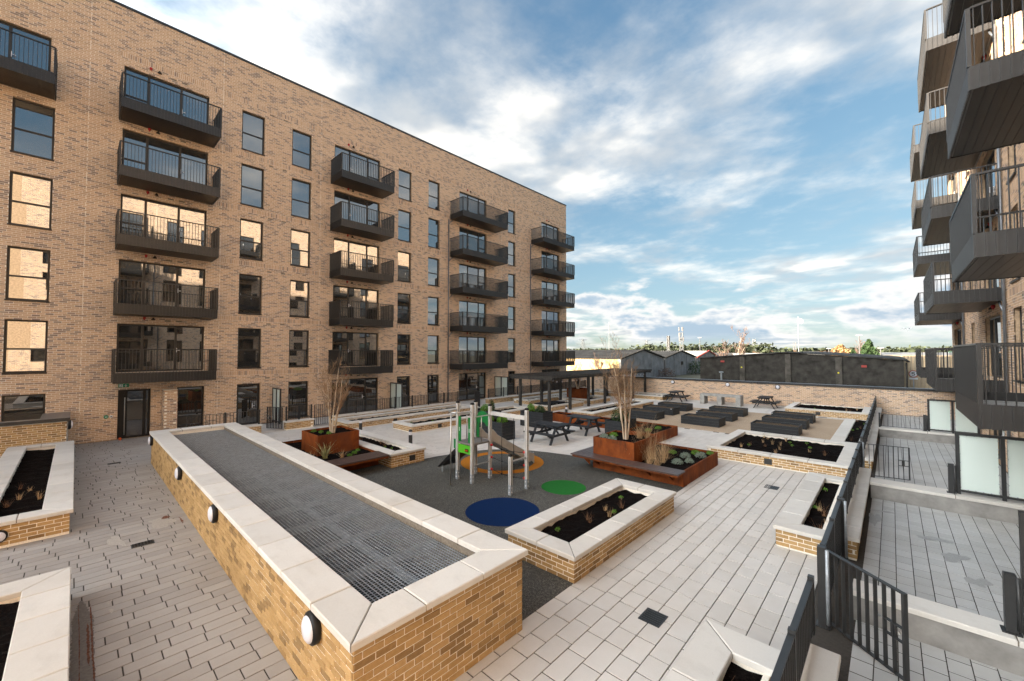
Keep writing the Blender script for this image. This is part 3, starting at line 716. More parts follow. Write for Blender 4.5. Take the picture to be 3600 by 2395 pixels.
t = thing('door_intercom', 'small white round intercom reader beside the entrance door', 'intercom', (-24.15, 1.08, 1.0))
ob('housing', MB().lathe([(0.055, 0), (0.05, 0.025), (0.03, 0.03)], (0, 0), 16).mesh('house'), M_white, t, (0, 0, 0)).rotation_euler = (0, R(90), 0)
ob('lens', MB().lathe([(0.022, 0.028), (0.02, 0.036)], (0, 0), 12).mesh('lens'), M_black, t, (0, 0, 0)).rotation_euler = (0, R(90), 0)
tag(ob('door_stop', MB().lathe([(0.05, 0.0), (0.05, 0.08), (0.03, 0.1)], (-23.95, 1.36), 14), M_orange), 'orange door stop at the foot of the entrance door', 'door stop')

t = thing('brick_pillar', 'brick pier standing out between the entrance door and the ground floor window', 'pillar', (-23.9, 2.95, 0))
ob('mortar_core', MB().box(-24.15, 2.71, -0.02, -23.56, 3.17, 2.02), M_mortar, t)
brick_faces(t, rect_faces(-24.16, 2.70, -23.55, 3.18, 0.0, 2.025, 'SEN'), 200, M_fac_i, M_fac_s)
ob('pier_top', MB().box(-24.16, 2.705, 2.022, -23.555, 3.175, 2.05), M_mortar, t)

t = thing('low_brick_wall', 'brick wall with sloping dark metal cap in front of the leftmost ground floor window', 'wall', (-22.4, -1.5, 0))
ob('mortar_core', MB().box(-22.22, -8.0, -0.02, -21.91, -0.17, 1.22).box(-24.15, -0.75, -0.02, -22.22, -0.17, 1.22), M_mortar, t)
brick_faces(t, rect_faces(-22.23, -4.0, -21.90, -0.16, 0.0, 1.2, 'E'), 300, M_brick_i, M_brick_s)
ob('end_render', MB().box(-24.15, -0.165, -0.02, -21.905, -0.13, 1.22), M_render, t)
cap = MB().prism([(-22.30, -8.0), (-21.84, -8.0), (-21.84, -0.09), (-24.14, -0.09), (-24.14, -0.82), (-22.30, -0.82)], 1.235, 1.335)
ob('metal_cap', cap, M_zinc, t); ob('cap_drip', MB().box(-21.845, -8.0, 1.225, -21.825, -0.08, 1.345), M_metal, t)

# ------------------------------------------------------------------ garden wall at the far side
t = thing('garden_wall', 'long buff brick wall with grey metal cap closing the far side of the courtyard', 'wall', (-10, 33.3, 0))
ob('mortar_core', MB().box(-24.1, 33.228, -0.34, 2.52, 33.5, 1.55), M_mortar, t)
brick_faces(t, rect_faces(-24.1, 33.22, 2.52, 33.5, 0.0, 1.5, 'S'), 300, M_fac_i, M_fac_s, 8)
for i in range(9): ob('cap_sheet', MB().box(-24.1 + i * 2.96, 33.16, 1.575, -24.1 + i * 2.96 + 2.952, 33.62, 1.625), M_zinc, t)
ob('cap_fascia', MB().box(-24.1, 33.145, 1.50, 2.52, 33.158, 1.628), M_metal, t)
tag(ob('vent_pipe', MB().lathe([(0.06, 1.0), (0.06, 2.05), (0.17, 2.08), (0.17, 2.14), (0.05, 2.16)], (-10.2, 36.0), 14), M_galv), 'capped steel vent pipe poking up behind the garden wall', 'vent')

def bulkhead(label, p, n, group=None, r=0.17):
    """round wall lamp: black ring and opal dome, pointing along n"""
    t = thing('wall_lamp', label, 'lamp', p, group); q = Vector(n).to_track_quat('Z', 'Y').to_euler()
    k = r / 0.17
    for nm, prof, m in (('housing', [(0.165 * k, -0.005), (0.17 * k, 0.01), (0.17 * k, 0.055), (0.14 * k, 0.075)], M_black), ('diffuser', [(0.142 * k, 0.06), (0.135 * k, 0.085), (0.10 * k, 0.105), (0.05 * k, 0.113), (0.01, 0.115)], M_lamp)):
        key = (nm, r)
        if key not in cache: me = MB().lathe(prof, (0, 0), 24).mesh(nm, True); me.materials.append(m); cache[key] = me
        ob(nm, cache[key], None, t, (0, 0, 0)).rotation_euler = q
for x, w in ((-13.06, 'left of the concrete bench'), (-8.97, 'above the concrete bench'), (-5.80, 'above the right picnic table')):
    bulkhead('round black rimmed lamp on the garden wall ' + w, (x, 33.215, 1.31), (0, -1, 0), 'lamps on the garden wall', 0.15)

# ------------------------------------------------------------------ ventilation enclosure with steel grating
t = thing('vent_enclosure', 'long brick enclosure with pale coping and open steel grating in the foreground', 'enclosure', (-11.0, 2.97, 0)); VE = t
FOOT.append((-18.2, 1.85, -3.75, 4.1))
w0 = (-18.22, 1.80, -3.68, 4.15); zt = 0.985; core = MB()
core.box(w0[0] + .008, w0[1] + .008, -.02, w0[2] - .008, w0[1] + .37, zt).box(w0[0] + .008, w0[3] - .37, -.02, w0[2] - .008, w0[3] - .008, zt)
core.box(w0[0] + .008, w0[1] + .37, -.02, w0[0] + .37, w0[3] - .37, zt).box(w0[2] - .37, w0[1] + .37, -.02, w0[2] - .008, w0[3] - .37, zt)
ob('mortar_core', core, M_mortar, t)
brick_faces(t, rect_faces(*w0, 0.005, 0.98, 'SEN'), 300)
coping_ring(t, -18.28, 1.745, -3.62, 4.205, 0.45, zt + 0.004, 1.06, 0.92)
ob('inner_lining', MB().box(-17.86, 3.755, 0.2, -4.06, 3.775, 0.98).box(-17.86, 2.17, 0.2, -4.06, 2.19, 0.98), M_bed, t)
GZ = 0.90; nP = 14; pw = (17.84 - 4.09) / nP
lo, hi = [], []
for i in range(int(pw / 0.05)): x = 0.025 + i * 0.05; lo.append((x - 0.0032, 0, -0.010)); hi.append((x + 0.0032, 1.55, 0.0))
for j in range(int(1.55 / 0.05) + 1): y = 0.02 + j * 0.05; lo.append((0, y - 0.0032, -0.010)); hi.append((pw - 0.012, y + 0.0032, 0.0015))
for e in (0.0, pw - 0.018): lo.append((e, 0, -0.035)); hi.append((e + 0.006, 1.55, 0.004))
gmesh = boxes_mesh('grating_panel', lo, hi); gmesh.materials.append(M_galv)
for i in range(nP): ob('grating_panel', gmesh, None, t, Vector((-17.84 + i * pw, 2.195, GZ)) - world_loc(t), kind='stuff')
ob('support_beam', MB().box(-17.84, 2.92, 0.80, -4.08, 2.98, 0.862), M_galv, t)
for i in range(1, nP): ob('cross_beam', MB().box(-17.84 + i * pw - 0.05, 2.2, 0.80, -17.84 + i * pw + 0.03, 3.75, 0.858), M_galv, t)
lv = MB()
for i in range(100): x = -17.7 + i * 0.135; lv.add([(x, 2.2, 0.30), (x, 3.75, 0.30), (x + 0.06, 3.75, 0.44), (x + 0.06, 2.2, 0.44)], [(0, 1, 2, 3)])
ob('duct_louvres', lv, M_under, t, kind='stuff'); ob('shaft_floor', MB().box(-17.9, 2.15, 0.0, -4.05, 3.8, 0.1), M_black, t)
for x, w in ((-4.53, 'nearest to the camera'), (-9.0, 'third from its far end'), (-12.6, 'second from its far end'), (-17.9, 'at its far left end')):
    bulkhead('round lamp on the long side of the grating enclosure, ' + w, (x, 1.795, 0.80), (0, -1, 0), 'lamps on the grating enclosure', 0.165)
bulkhead('round lamp on the brick end of the left edge planter', (-12.37, -0.92, 0.24), (1, 0, 0), None, 0.12)
bulkhead('round lamp on the end of the metal capped low wall by the entrance', (-21.95, -0.125, 1.08), (0, 1, 0), None, 0.17)

# ------------------------------------------------------------------ brick planters
PL = brick_planter('brick planter with wide pale coping along the left edge, under the low wall', -21.88, -1.50, -12.32, 0.04, 0.50, 0.44, faces='SE', n_single=150)
PN = brick_planter('nearest brick planter at the lower left corner with smudged coping', -9.2, -2.4, -2.6, 0.025, 0.45, 0.455, faces='N', n_single=60, ln=0.75)
P1 = brick_planter('brick planter beside the blue and green play circles', -5.29, 5.47, -3.74, 9.65, 0.45, 0.37, n_single=300)
P2 = brick_planter('narrow brick planter behind the left rust bench', -16.6, 6.93, -11.74, 8.28, 0.45, 0.36, n_single=200, vents=[('E', 7.75)])
P3 = brick_planter('wide brick planter with a large soil bed right of the rust planters', -4.9, 15.35, -0.93, 19.55, 0.40, 0.36, n_single=200, vents=[('S', -3.0)])
P4 = brick_planter('slim brick planter against the right fence below the wide one', -1.74, 9.20, -0.93, 13.95, 0.40, 0.40, n_single=120, sides='SNW')
P5 = brick_planter('brick planter at the bottom edge against the near fence', -1.73, 2.2, -0.93, 5.33, 0.45, 0.40, n_single=80, sides='SNW')
P6 = brick_planter('brick planter in the far right corner before the garden wall', -4.85, 29.5, -0.93, 33.15, 0.38, 0.36, n_single=60, sides='SEW', vents=[('S', -3.2)])
P7 = brick_planter('low brick planter left of the dark square planters', -17.9, 10.6, -16.15, 19.3, 0.34, 0.36, n_single=150, vents=[('E', 12.2)])
TW2 = brick_planter('low brick planter stepping down in front of the left terrace railing', -21.05, 9.0, -19.2, 17.5, 0.32, 0.40, n_single=150, vents=[('E', 11.6)])
P8 = brick_planter('long brick planter beside the front posts of the pergola', -13.85, 19.85, -12.25, 27.8, 0.32, 0.36, n_single=100)
P9 = brick_planter('brick planter in front of the far terrace railing behind the pergola', -20.4, 22.0, -18.9, 30.4, 0.32, 0.36, n_single=60)
P9b = brick_planter('brick planter holding the far rust box behind the pergola', -18.6, 25.1, -15.7, 27.9, 0.32, 0.36, n_single=60)
P10 = brick_planter('brick planter with a dark timber seat under the pergola', -17.4, 20.6, -15.75, 24.3, 0.30, 0.36, n_single=60)
P11 = brick_planter('brick planter below the garden wall beyond the pergola', -20.0, 30.9, -12.95, 33.15, 0.34, 0.36, n_single=60)
t = thing('timber_seat', 'dark plank seat laid on the planter under the pergola', 'seat', (-16.6, 22.0, 0.3))
for i in range(4): ob('plank', MB().box(-17.35 + i * 0.24, 20.75, 0.305, -17.35 + i * 0.24 + 0.225, 22.9, 0.36), M_pc, t)
t = thing('flush_bed', 'planting strip with one pale coping edge beside the tan gravel', 'flower bed', (-1.4, 25, 0))
FOOT.append((-1.95, 20.2, -0.95, 29.4))
coping_side(t, (-1.93, 28.9), (-1.93, 19.62), (1, 0), 0.46, 0.0, 0.10, 0.9, False, False)
ob('soil', soil_mesh(-1.47, 19.6, -0.95, 28.9, 0.05), M_soil, t)

# ------------------------------------------------------------------ low walls, terrace walls, railings
def low_wall(label, x0, y0, x1, y1, h, cw_over=0.04, n_single=80, faces='SENW', ct=0.07, ln=0.9, rendered=False, cat='wall'):
    t = thing('low_wall', label, cat, ((x0 + x1) / 2, (y0 + y1) / 2, 0)); zt = h - ct; FOOT.append((x0, y0, x1, y1))
    if rendered: ob('render', MB().box(x0, y0, -0.02, x1, y1, zt), M_render, t)
    else:
        ob('mortar_core', MB().box(x0 + .008, y0 + .008, -.02, x1 - .008, y1 - .008, zt), M_mortar, t)
        n = int((zt - 0.005) / BC); z0 = zt - n * BC - 0.004; brick_faces(t, rect_faces(x0, y0, x1, y1, z0, z0 + n * BC, faces), n_single)
    o = cw_over
    if (x1 - x0) > (y1 - y0): coping_side(t, (x0 - o, y0 - o), (x1 + o, y0 - o), (0, 1), y1 - y0 + 2 * o, zt + 0.003, h, ln, False, False)
    else: coping_side(t, (x1 + o, y0 - o), (x1 + o, y1 + o), (-1, 0), x1 - x0 + 2 * o, zt + 0.003, h, ln, False, False)
    return t
low_wall('brick low wall with pale coping under the right fence, nearer length', -0.92, 9.56, -0.52, 15.45, 0.40, 0.04, 150, 'SE', ln=0.6)
low_wall('brick low wall with pale coping under the right fence, farther length', -0.92, 16.9, -0.52, 33.1, 0.40, 0.04, 100, 'SE', ln=0.6)
low_wall('brick low wall with pale coping at the bottom right under the near fence', -0.92, 2.2, -0.50, 5.75, 0.40, 0.03, 60, 'NE', ln=1.3)
low_wall('stained grey rendered wall between the two nearest right terraces', -0.46, 7.45, 2.5, 7.82, 0.40, 0.02, rendered=True, ln=1.4)
low_wall('grey rendered wall under the nearer frosted screen', -0.46, 13.92, 2.5, 14.42, 0.40, 0.02, rendered=True, ln=1.4)
low_wall('grey rendered wall under the farther frosted screen', -0.46, 24.2, 2.5, 24.7, 0.40, 0.02, rendered=True, ln=1.4)
low_wall('brick terrace wall carrying the long left railing', -21.45, 9.2, -21.08, 17.55, 0.43, 0.04, 120, 'SE')
low_wall('brick terrace wall carrying the far left railing behind the pergola', -21.45, 20.2, -21.08, 33.1, 0.43, 0.04, 80, 'SE')
low_wall('short brick terrace wall right of the dark terrace gate', -21.45, 6.9, -21.08, 8.15, 0.43, 0.04, 80, 'SEN')
low_wall('short brick terrace wall behind the grating enclosure', -21.45, 3.2, -21.08, 5.85, 0.43, 0.04, 60, 'SEN')

def railing(label, p, q, z0, z1, pitch=0.11, post=1.55, bw=0.012, bd=0.05, single=False, ends=(True, True), mat=None, capw=0.05, name='railing', cat='railing'):
    """flat bar railing from p to q"""
    mat = mat or M_metal; p = Vector((*p, 0)); q = Vector((*q, 0)); d = (q - p); L = d.length; d.normalize(); a = math.atan2(d.y, d.x)
    t = thing(name, label, cat, (p.x, p.y, 0), None, a)
    n = max(1, round(L / post))
    for i in range(n + 1):
        if (i == 0 and not ends[0]) or (i == n and not ends[1]): continue
        ob('post', MB().box(i * L / n - 0.03, -0.03, z0, i * L / n + 0.03, 0.03, z1 + 0.035), mat, t, (0, 0, 0))
    for i in range(n):
        a0, a1 = i * L / n + 0.035, (i + 1) * L / n - 0.035
        ob('top_rail', MB().box(a0, -capw / 2, z1 - 0.012, a1, capw / 2, z1), mat, t, (0, 0, 0)); ob('bottom_rail', MB().box(a0, -0.025, z0 + 0.06, a1, 0.025, z0 + 0.072), mat, t, (0, 0, 0))
    lo, hi = [], []; m = int(L / pitch)
    bm = MB().box(-bw / 2, -bd / 2, z0 + 0.07, bw / 2, bd / 2, z1 - 0.011).mesh('baluster') if single else None
    for i in range(1, m):
        u = i * L / m
        if min(abs(u - k * L / n) for k in range(n + 1)) < 0.045: continue
        if single: ob('baluster', bm, mat, t, (u, 0, 0))
        else: lo.append((u - bw / 2, -bd / 2, z0 + 0.07)); hi.append((u + bw / 2, bd / 2, z1 - 0.011))
    if lo: ob('balusters', boxes_mesh('balusters', lo, hi), mat, t, (0, 0, 0), kind='stuff')
    return t
FXR = -0.75
railing('dark flat bar fence length nearest the camera at the bottom right', (FXR, 2.2), (FXR, 5.98), 0.40, 1.03, 0.10, 1.3, single=True, capw=0.06)
railing('dark flat bar fence beside the open near gate', (FXR, 7.08), (FXR, 9.5), 0.05, 1.03, 0.10, 1.2, single=True, capw=0.06)
railing('dark flat bar fence above the slim brick planter', (FXR, 9.62), (FXR, 15.9), 0.40, 1.03, 0.10, 1.25, capw=0.06)
railing('dark flat bar fence running far along the right terraces', (FXR, 16.95), (FXR, 33.0), 0.40, 1.03, 0.10, 1.6, capw=0.06)
railing('dark railing on the low wall before the far frosted screen', (-0.45, 24.45), (0.95, 24.45), 0.40, 1.0, 0.13, 1.4, single=True)
railing('long dark railing along the left ground floor terraces', (-21.27, 9.25), (-21.27, 17.5), 0.43, 1.08, 0.11, 1.18)
railing('dark railing along the far left terraces behind the pergola', (-21.27, 20.3), (-21.27, 33.0), 0.43, 1.08, 0.11, 1.6)
railing('short dark railing right of the dark terrace gate', (-21.27, 6.95), (-21.27, 8.1), 0.43, 1.08, 0.10, 0.6)
railing('dark railing behind the grating enclosure below the windows', (-21.27, 3.2), (-21.27, 5.8), 0.43, 1.06, 0.12, 1.3)
def gate_leaf(label, p, q, z0, z1, n=8, lock=True, bd=0.05, post_at=None, bw=0.012):
    p = Vector((*p, 0)); q = Vector((*q, 0)); d = q - p; L = d.length; a = math.atan2(d.y, d.x); t = thing('gate', label, 'gate', (p.x, p.y, 0), None, a)
    ob('stile', MB().box(0, -bd / 2, z0, 0.03, bd / 2, z1), M_metal, t, (0, 0, 0)); ob('stile', MB().box(L - 0.03, -bd / 2, z0, L, bd / 2, z1), M_metal, t, (0, 0, 0))
    ob('top_rail', MB().box(0.03, -bd / 2, z1 - 0.014, L - 0.03, bd / 2, z1), M_metal, t, (0, 0, 0)); ob('bottom_rail', MB().box(0.03, -bd / 2, z0, L - 0.03, bd / 2, z0 + 0.014), M_metal, t, (0, 0, 0))
    bm = MB().box(-bw / 2, -bd / 2 + 0.002, z0 + 0.012, bw / 2, bd / 2 - 0.002, z1 - 0.012).mesh('bar')
    for i in range(n): ob('bar', bm, M_metal, t, (0.03 + (L - 0.06) * (i + 1) / (n + 1), 0, 0))
    if lock:
        zc = (z0 + z1) / 2
        lk = ob('latch_frame', MB().box(L - 0.24, -0.018, zc + 0.07, L - 0.03, 0.018, zc + 0.085).box(L - 0.24, -0.018, zc - 0.085, L - 0.03, 0.018, zc - 0.07).box(L - 0.17, -0.012, zc - 0.07, L - 0.11, 0.012, zc + 0.07), M_metal, t, (0, 0, 0))
        ob('slide_bolt', MB().tube([(L - 0.40, 0.03, zc + 0.04), (L - 0.1, 0.03, zc + 0.04)], 0.008, 8), M_steel, lk, (0, 0, 0))
        ob('lock_ring', MB().tube([(L - 0.09 + 0.022 * math.cos(k), 0.02, zc + 0.022 * math.sin(k)) for k in np.linspace(0, 6.28, 12)], 0.005, 6), M_steel, lk, (0, 0, 0))
    return t
gate_leaf('dark flat bar gate standing open at the nearest right terrace', (-0.70, 7.03), (0.06, 6.34), 0.06, 1.02, 8, True, 0.05)
gate_leaf('slim dark bar gate standing open at the middle right terrace', (-0.68, 16.05), (0.32, 16.2), 0.08, 1.0, 8, True, 0.03, bw=0.014)
gate_leaf('dark terrace gate standing open on the left, before the glazed door', (-21.35, 6.80), (-22.15, 6.38), 0.06, 1.08, 8, True, 0.05)
gate_leaf('dark terrace gate behind the birch in the rust box', (-21.27, 8.25), (-21.27, 9.12), 0.06, 1.08, 8, False, 0.05)
gate_leaf('dark terrace gate left of the pergola', (-21.2, 18.95), (-20.3, 18.6), 0.06, 1.08, 8, False, 0.05)
def gate_post(label, x, y, z1=1.06, z0=0.0):
    t = thing('gate_post', label, 'gate post', (x, y, z0))
    ob('post', MB().prism([(x - 0.05, y - 0.05), (x + 0.05, y - 0.05), (x + 0.05, y + 0.05), (x - 0.05, y + 0.05)], z0, z1, 0.006), M_metal, t)
    ob('hinge', MB().tube([(x + 0.06, y - 0.05, z0 + 0.05), (x + 0.06, y - 0.05, z1 - 0.02)], 0.022, 10), M_galv if z0 < 0.2 else M_metal, t, smooth=True)
    ob('base_plate', MB().box(x - 0.08, y - 0.08, z0, x + 0.08, y + 0.08, z0 + 0.012), M_metal, t)
gate_post('thick dark gate post at the open near gate', FXR - 0.0, 7.0)
gate_post('thick dark gate post at the brick wall end by the slim planter', FXR + 0.03, 9.5)
gate_post('thick dark gate post at the middle open gate', FXR + 0.02, 16.0, 1.06)
for y, w in ((7.62, 'at the right edge of the picture'), (14.15, 'beside the nearer frosted screen'), (24.45, 'beside the farther frosted screen')):
    gate_post('short dark latch post on the rendered wall ' + w, 0.97, y, 1.08, 0.40)
def screen(label, p, q, z0, z1, panes=2):
    p = Vector((*p, 0)); q = Vector((*q, 0)); d = q - p; L = d.length; a = math.atan2(d.y, d.x); t = thing('privacy_screen', label, 'screen', (p.x, p.y, 0), None, a); b = 0.035
    m = MB(); n = panes
    ob('top_frame', MB().box(0, -b, z1 - 0.06, L, b, z1), M_metal, t, (0, 0, 0)); ob('bottom_frame', MB().box(0, -b, z0 + 0.06, L, b, z0 + 0.11), M_metal, t, (0, 0, 0))
    for i in range(n + 1):
        x = min(max(i * L / n, 0.035), L - 0.035); ob('upright', MB().box(x - 0.033, -b + 0.002, z0, x + 0.033, b - 0.002, z1 - 0.06), M_metal, t, (0, 0, 0))
    for i in range(n):
        x0 = i * L / n + 0.07; x1 = (i + 1) * L / n - 0.07; pn = ob('pane', MB().box(x0, -0.006, z0 + 0.11, x1, 0.006, z1 - 0.06), M_frost, t, (0, 0, 0))
        bl = []
        for k in range(7):
            z = z0 + 0.16 + k * (z1 - z0 - 0.28) / 6; bl += [(x0 + 0.0, z), (x1 - 0.0, z)]
        for k in range(1, 5): u = x0 + k * (x1 - x0) / 5; bl += [(u, z0 + 0.115), (u, z1 - 0.065)]
        ob('fixing_studs', boxes_mesh('studs', [(u - 0.009, -0.012, z - 0.009) for u, z in bl], [(u + 0.009, 0.012, z + 0.009) for u, z in bl]), M_galv, pn, (0, 0, 0), kind='stuff')
    return t
screen('large frosted glass screen with dark frame on the nearer right terrace wall', (1.05, 14.17), (2.5, 14.17), 0.40, 1.83)
screen('frosted glass screen with dark frame on the farther right terrace wall', (1.05, 24.45), (2.5, 24.45), 0.40, 1.75)
screen('frosted screen at the right edge beside the nearest terrace', (1.06, 7.64), (2.5, 7.64), 0.40, 1.83)
screen('frosted glass screen beside the open left terrace gate', (-24.1, 7.2), (-22.9, 7.2), 0.05, 1.85)
screen('frosted glass screen right of the wide glazed doors on the left', (-24.1, 14.15), (-22.7, 14.15), 0.05, 1.75)
screen('frosted glass screen left of the pergola', (-24.1, 23.75), (-22.6, 23.75), 0.05, 1.75)

# ------------------------------------------------------------------ weathering steel planters
def steel_box(t, x0, y0, x1, y1, z0, z1, pitch=1.2, soil=True, lip=0.04, name='steel_panel'):
    g = 0.003
    def run(p, q, nrm):
        p = Vector(p); q = Vector(q); d = (q - p).normalized(); L = (q - p).length; n = max(1, round(L / pitch)); nv = Vector(nrm)
        for i in range(n):
            a = p + d * (i * L / n + g); b = p + d * ((i + 1) * L / n - g); k = random.uniform(0, 0.002)
            P = [a - nv * k, b - nv * k, b - nv * (k + 0.012), a - nv * (k + 0.012)]
            o = ob(name, MB().prism([(v.x, v.y) for v in P], z0, z1 - 0.006), M_corten, t)
            Q = [a, b, b - nv * lip, a - nv * lip]
            ob('folded_lip', MB().prism([(v.x, v.y) for v in Q], z1 - 0.006, z1), M_corten, o, (0, 0, 0))
    run((x0, y0), (x1, y0), (0, -1)); run((x1, y0), (x1, y1), (1, 0)); run((x1, y1), (x0, y1), (0, 1)); run((x0, y1), (x0, y0), (-1, 0))
    ob('lining', MB().box(x0 + .02, y0 + .02, z0 + .002, x1 - .02, y1 - .02, z1 - 0.14), M_soil, t)
    if soil: ob('soil', soil_mesh(x0 + .012, y0 + .012, x1 - .012, y1 - .012, z1 - 0.07, 0.02), M_soil, t)
def bench_top(t, poly_strips, z0, z1):
    for poly in poly_strips: ob('bench_slat', MB().prism(poly, z0, z1, 0.004), M_bench, t)
C1 = thing('rust_planter', 'rust steel planter with raised box and birch beside the grating enclosure', 'planter', (-14.2, 5.9, 0)); FOOT.append((-16.3, 4.3, -12.5, 6.85))
steel_box(C1, -16.4, 4.35, -12.45, 6.90, -0.02, 0.42)
steel_box(C1, -15.0, 5.40, -13.62, 6.80, 0.34, 1.0, 1.05)
t = thing('rust_bench', 'brown slatted bench cantilevered from the left rust planter', 'bench', (-12.1, 5.9, 0))
bench_top(t, [[(-12.42 + i * 0.145, 4.4), (-12.42 + i * 0.145 + 0.137, 4.4), (-12.42 + i * 0.145 + 0.137, 6.86), (-12.42 + i * 0.145, 6.86)] for i in range(5)], 0.425, 0.465)
ob('bench_frame', MB().box(-12.43, 4.42, 0.37, -11.72, 4.47, 0.422).box(-12.43, 6.78, 0.37, -11.72, 6.83, 0.422).box(-11.76, 4.47, 0.37, -11.72, 6.78, 0.422), M_corten, t)
C2 = thing('rust_planter', 'rust steel planter with grasses, birch and wrap round bench right of the playground', 'planter', (-5.7, 13, 0)); FOOT.append((-7.1, 11.5, -4.3, 14.4))
steel_box(C2, -7.12, 11.47, -4.25, 14.5, -0.02, 0.43, 1.0)
steel_box(C2, -7.08, 11.42, -5.67, 12.92, 0.36, 1.0, 1.05)
t = thing('rust_bench', 'brown slatted corner bench round the right rust planter', 'bench', (-5.9, 11.2, 0)); st = []
for i in range(4):
    a = i * 0.135; xo, yo = -7.62 + a, 10.93 + a
    st.append([(xo, yo), (-4.2, yo), (-4.2, yo + 0.128), (xo + 0.128, yo + 0.128)]); st.append([(xo, yo + 0.006), (xo + 0.126, yo + 0.132), (xo + 0.126, 12.45), (xo, 12.45)])
bench_top(t, st, 0.425, 0.465)
ob('bench_frame', MB().box(-7.58, 10.97, 0.37, -4.22, 11.01, 0.422).box(-4.26, 11.01, 0.37, -4.22, 11.46, 0.422).box(-7.58, 11.01, 0.37, -7.54, 12.42, 0.422), M_corten, t)
for x in (-6.9, -6.0, -5.2, -4.55): ob('bracket', MB().add([(x, 11.46, 0.37), (x, 11.05, 0.37), (x, 11.46, 0.12), (x + 0.015, 11.46, 0.37), (x + 0.015, 11.05, 0.37), (x + 0.015, 11.46, 0.12)], [(0, 1, 2), (5, 4, 3), (0, 3, 4, 1), (1, 4, 5, 2), (2, 5, 3, 0)]), M_corten, t)
ob('bracket', MB().add([(-7.13, 11.3, 0.37), (-7.5, 11.3, 0.37), (-7.13, 11.3, 0.12), (-7.13, 11.32, 0.37), (-7.5, 11.32, 0.37), (-7.13, 11.32, 0.12)], [(0, 1, 2), (5, 4, 3), (0, 3, 4, 1), (1, 4, 5, 2), (2, 5, 3, 0)]), M_corten, t)
C3 = thing('rust_planter', 'low rust steel planter bent round the dark planter behind the picnic tables', 'planter', (-9.5, 17.8, 0)); FOOT.extend([(-13.5, 17.7, -7.1, 18.4), (-8.3, 16, -7.1, 17.7)])
steel_box(C3, -13.6, 17.70, -8.36, 18.45, -0.02, 0.42, 1.3); steel_box(C3, -8.35, 15.95, -7.06, 18.45, -0.02, 0.42, 1.25)
C4 = thing('rust_planter', 'tall rust steel box behind the pergola posts', 'planter', (-17.4, 26, 0.3)); steel_box(C4, -18.1, 25.5, -16.9, 26.75, 0.2, 1.0, 1.3)

# ------------------------------------------------------------------ dark plank planters and raised beds
def plank_box(label, x0, y0, x1, y1, h, rows, name, group, fill, lipw=0.03, cat='planter'):
    t = thing(name, label, cat, ((x0 + x1) / 2, (y0 + y1) / 2, 0), group); FOOT.append((x0 + .05, y0 + .05, x1 - .05, y1 - .05)); ph = h / rows; g = 0.006
    for i in range(rows):
        z0, z1 = i * ph + g, (i + 1) * ph
        for bx in ((x0, y0, x1, y0 + 0.03), (x0, y1 - 0.03, x1, y1), (x0, y0 + 0.031, x0 + 0.03, y1 - 0.031), (x1 - 0.03, y0 + 0.031, x1, y1 - 0.031)):
            j = random.uniform(-0.002, 0.002); ob('plank', MB().box(bx[0] + j * (bx[2] - bx[0] < 0.1), bx[1] + j * (bx[3] - bx[1] < 0.1), z0, bx[2] + j * (bx[2] - bx[0] < 0.1), bx[3] + j * (bx[3] - bx[1] < 0.1), z1 - 0.001), M_pc, t)
    ob('core', MB().box(x0 + .032, y0 + .032, 0.003, x1 - .032, y1 - .032, h - 0.12), M_black, t)
    for bx in ((x0 - .005, y0 - .005, x1 + .005, y0 + lipw), (x0 - .005, y1 - lipw, x1 + .005, y1 + .005), (x0 - .005, y0 + lipw, x0 + lipw, y1 - lipw), (x1 - lipw, y0 + lipw, x1 + .005, y1 - lipw)):
        ob('top_rim', MB().box(bx[0], bx[1], h + .001, bx[2], bx[3], h + .012), M_pc, t)
    ob('soil', soil_mesh(x0 + .031, y0 + .031, x1 - .031, y1 - .031, h - 0.06, 0.02, 0.08), fill, t)
    return t
for ci, (xa, cw) in enumerate(((-11.28, 'left'), (-8.12, 'middle'), (-4.90, 'right'))):
    for ri, (ya, rw) in enumerate(((21.65, 'nearest'), (23.90, 'middle'), (26.12, 'farthest'))):
        b = plank_box('dark plank raised bed on tan gravel, %s column, %s row' % (cw, rw), xa, ya, xa + 1.85, ya + 1.08, 0.41, 3, 'raised_bed', 'raised beds on the gravel', M_mulch, cat='raised bed')
        if (ci, ri) in ((0, 1), (1, 1), (2, 2)): ob('white_tag', MB().box(xa + (0.0 if ci else 1.72), ya - 0.012, 0.37, xa + (0.08 if ci else 1.80), ya - 0.004, 0.40), M_white, b)
SQ = [plank_box('dark plank planter behind the slide', -13.40, 12.15, -11.88, 12.93, 0.76, 6, 'plank_planter', 'dark plank planters', M_soil),
      plank_box('dark plank planter left of the farther picnic table', -13.88, 15.5, -12.42, 16.3, 0.76, 6, 'plank_planter', 'dark plank planters', M_soil),
      plank_box('dark plank planter behind the birch of the right rust planter', -9.18, 15.75, -8.42, 17.2, 0.76, 6, 'plank_planter', 'dark plank planters', M_soil),
      plank_box('dark plank planter partly hidden behind the one at the slide', -16.0, 14.0, -14.5, 14.77, 0.76, 6, 'plank_planter', 'dark plank planters', M_soil)]

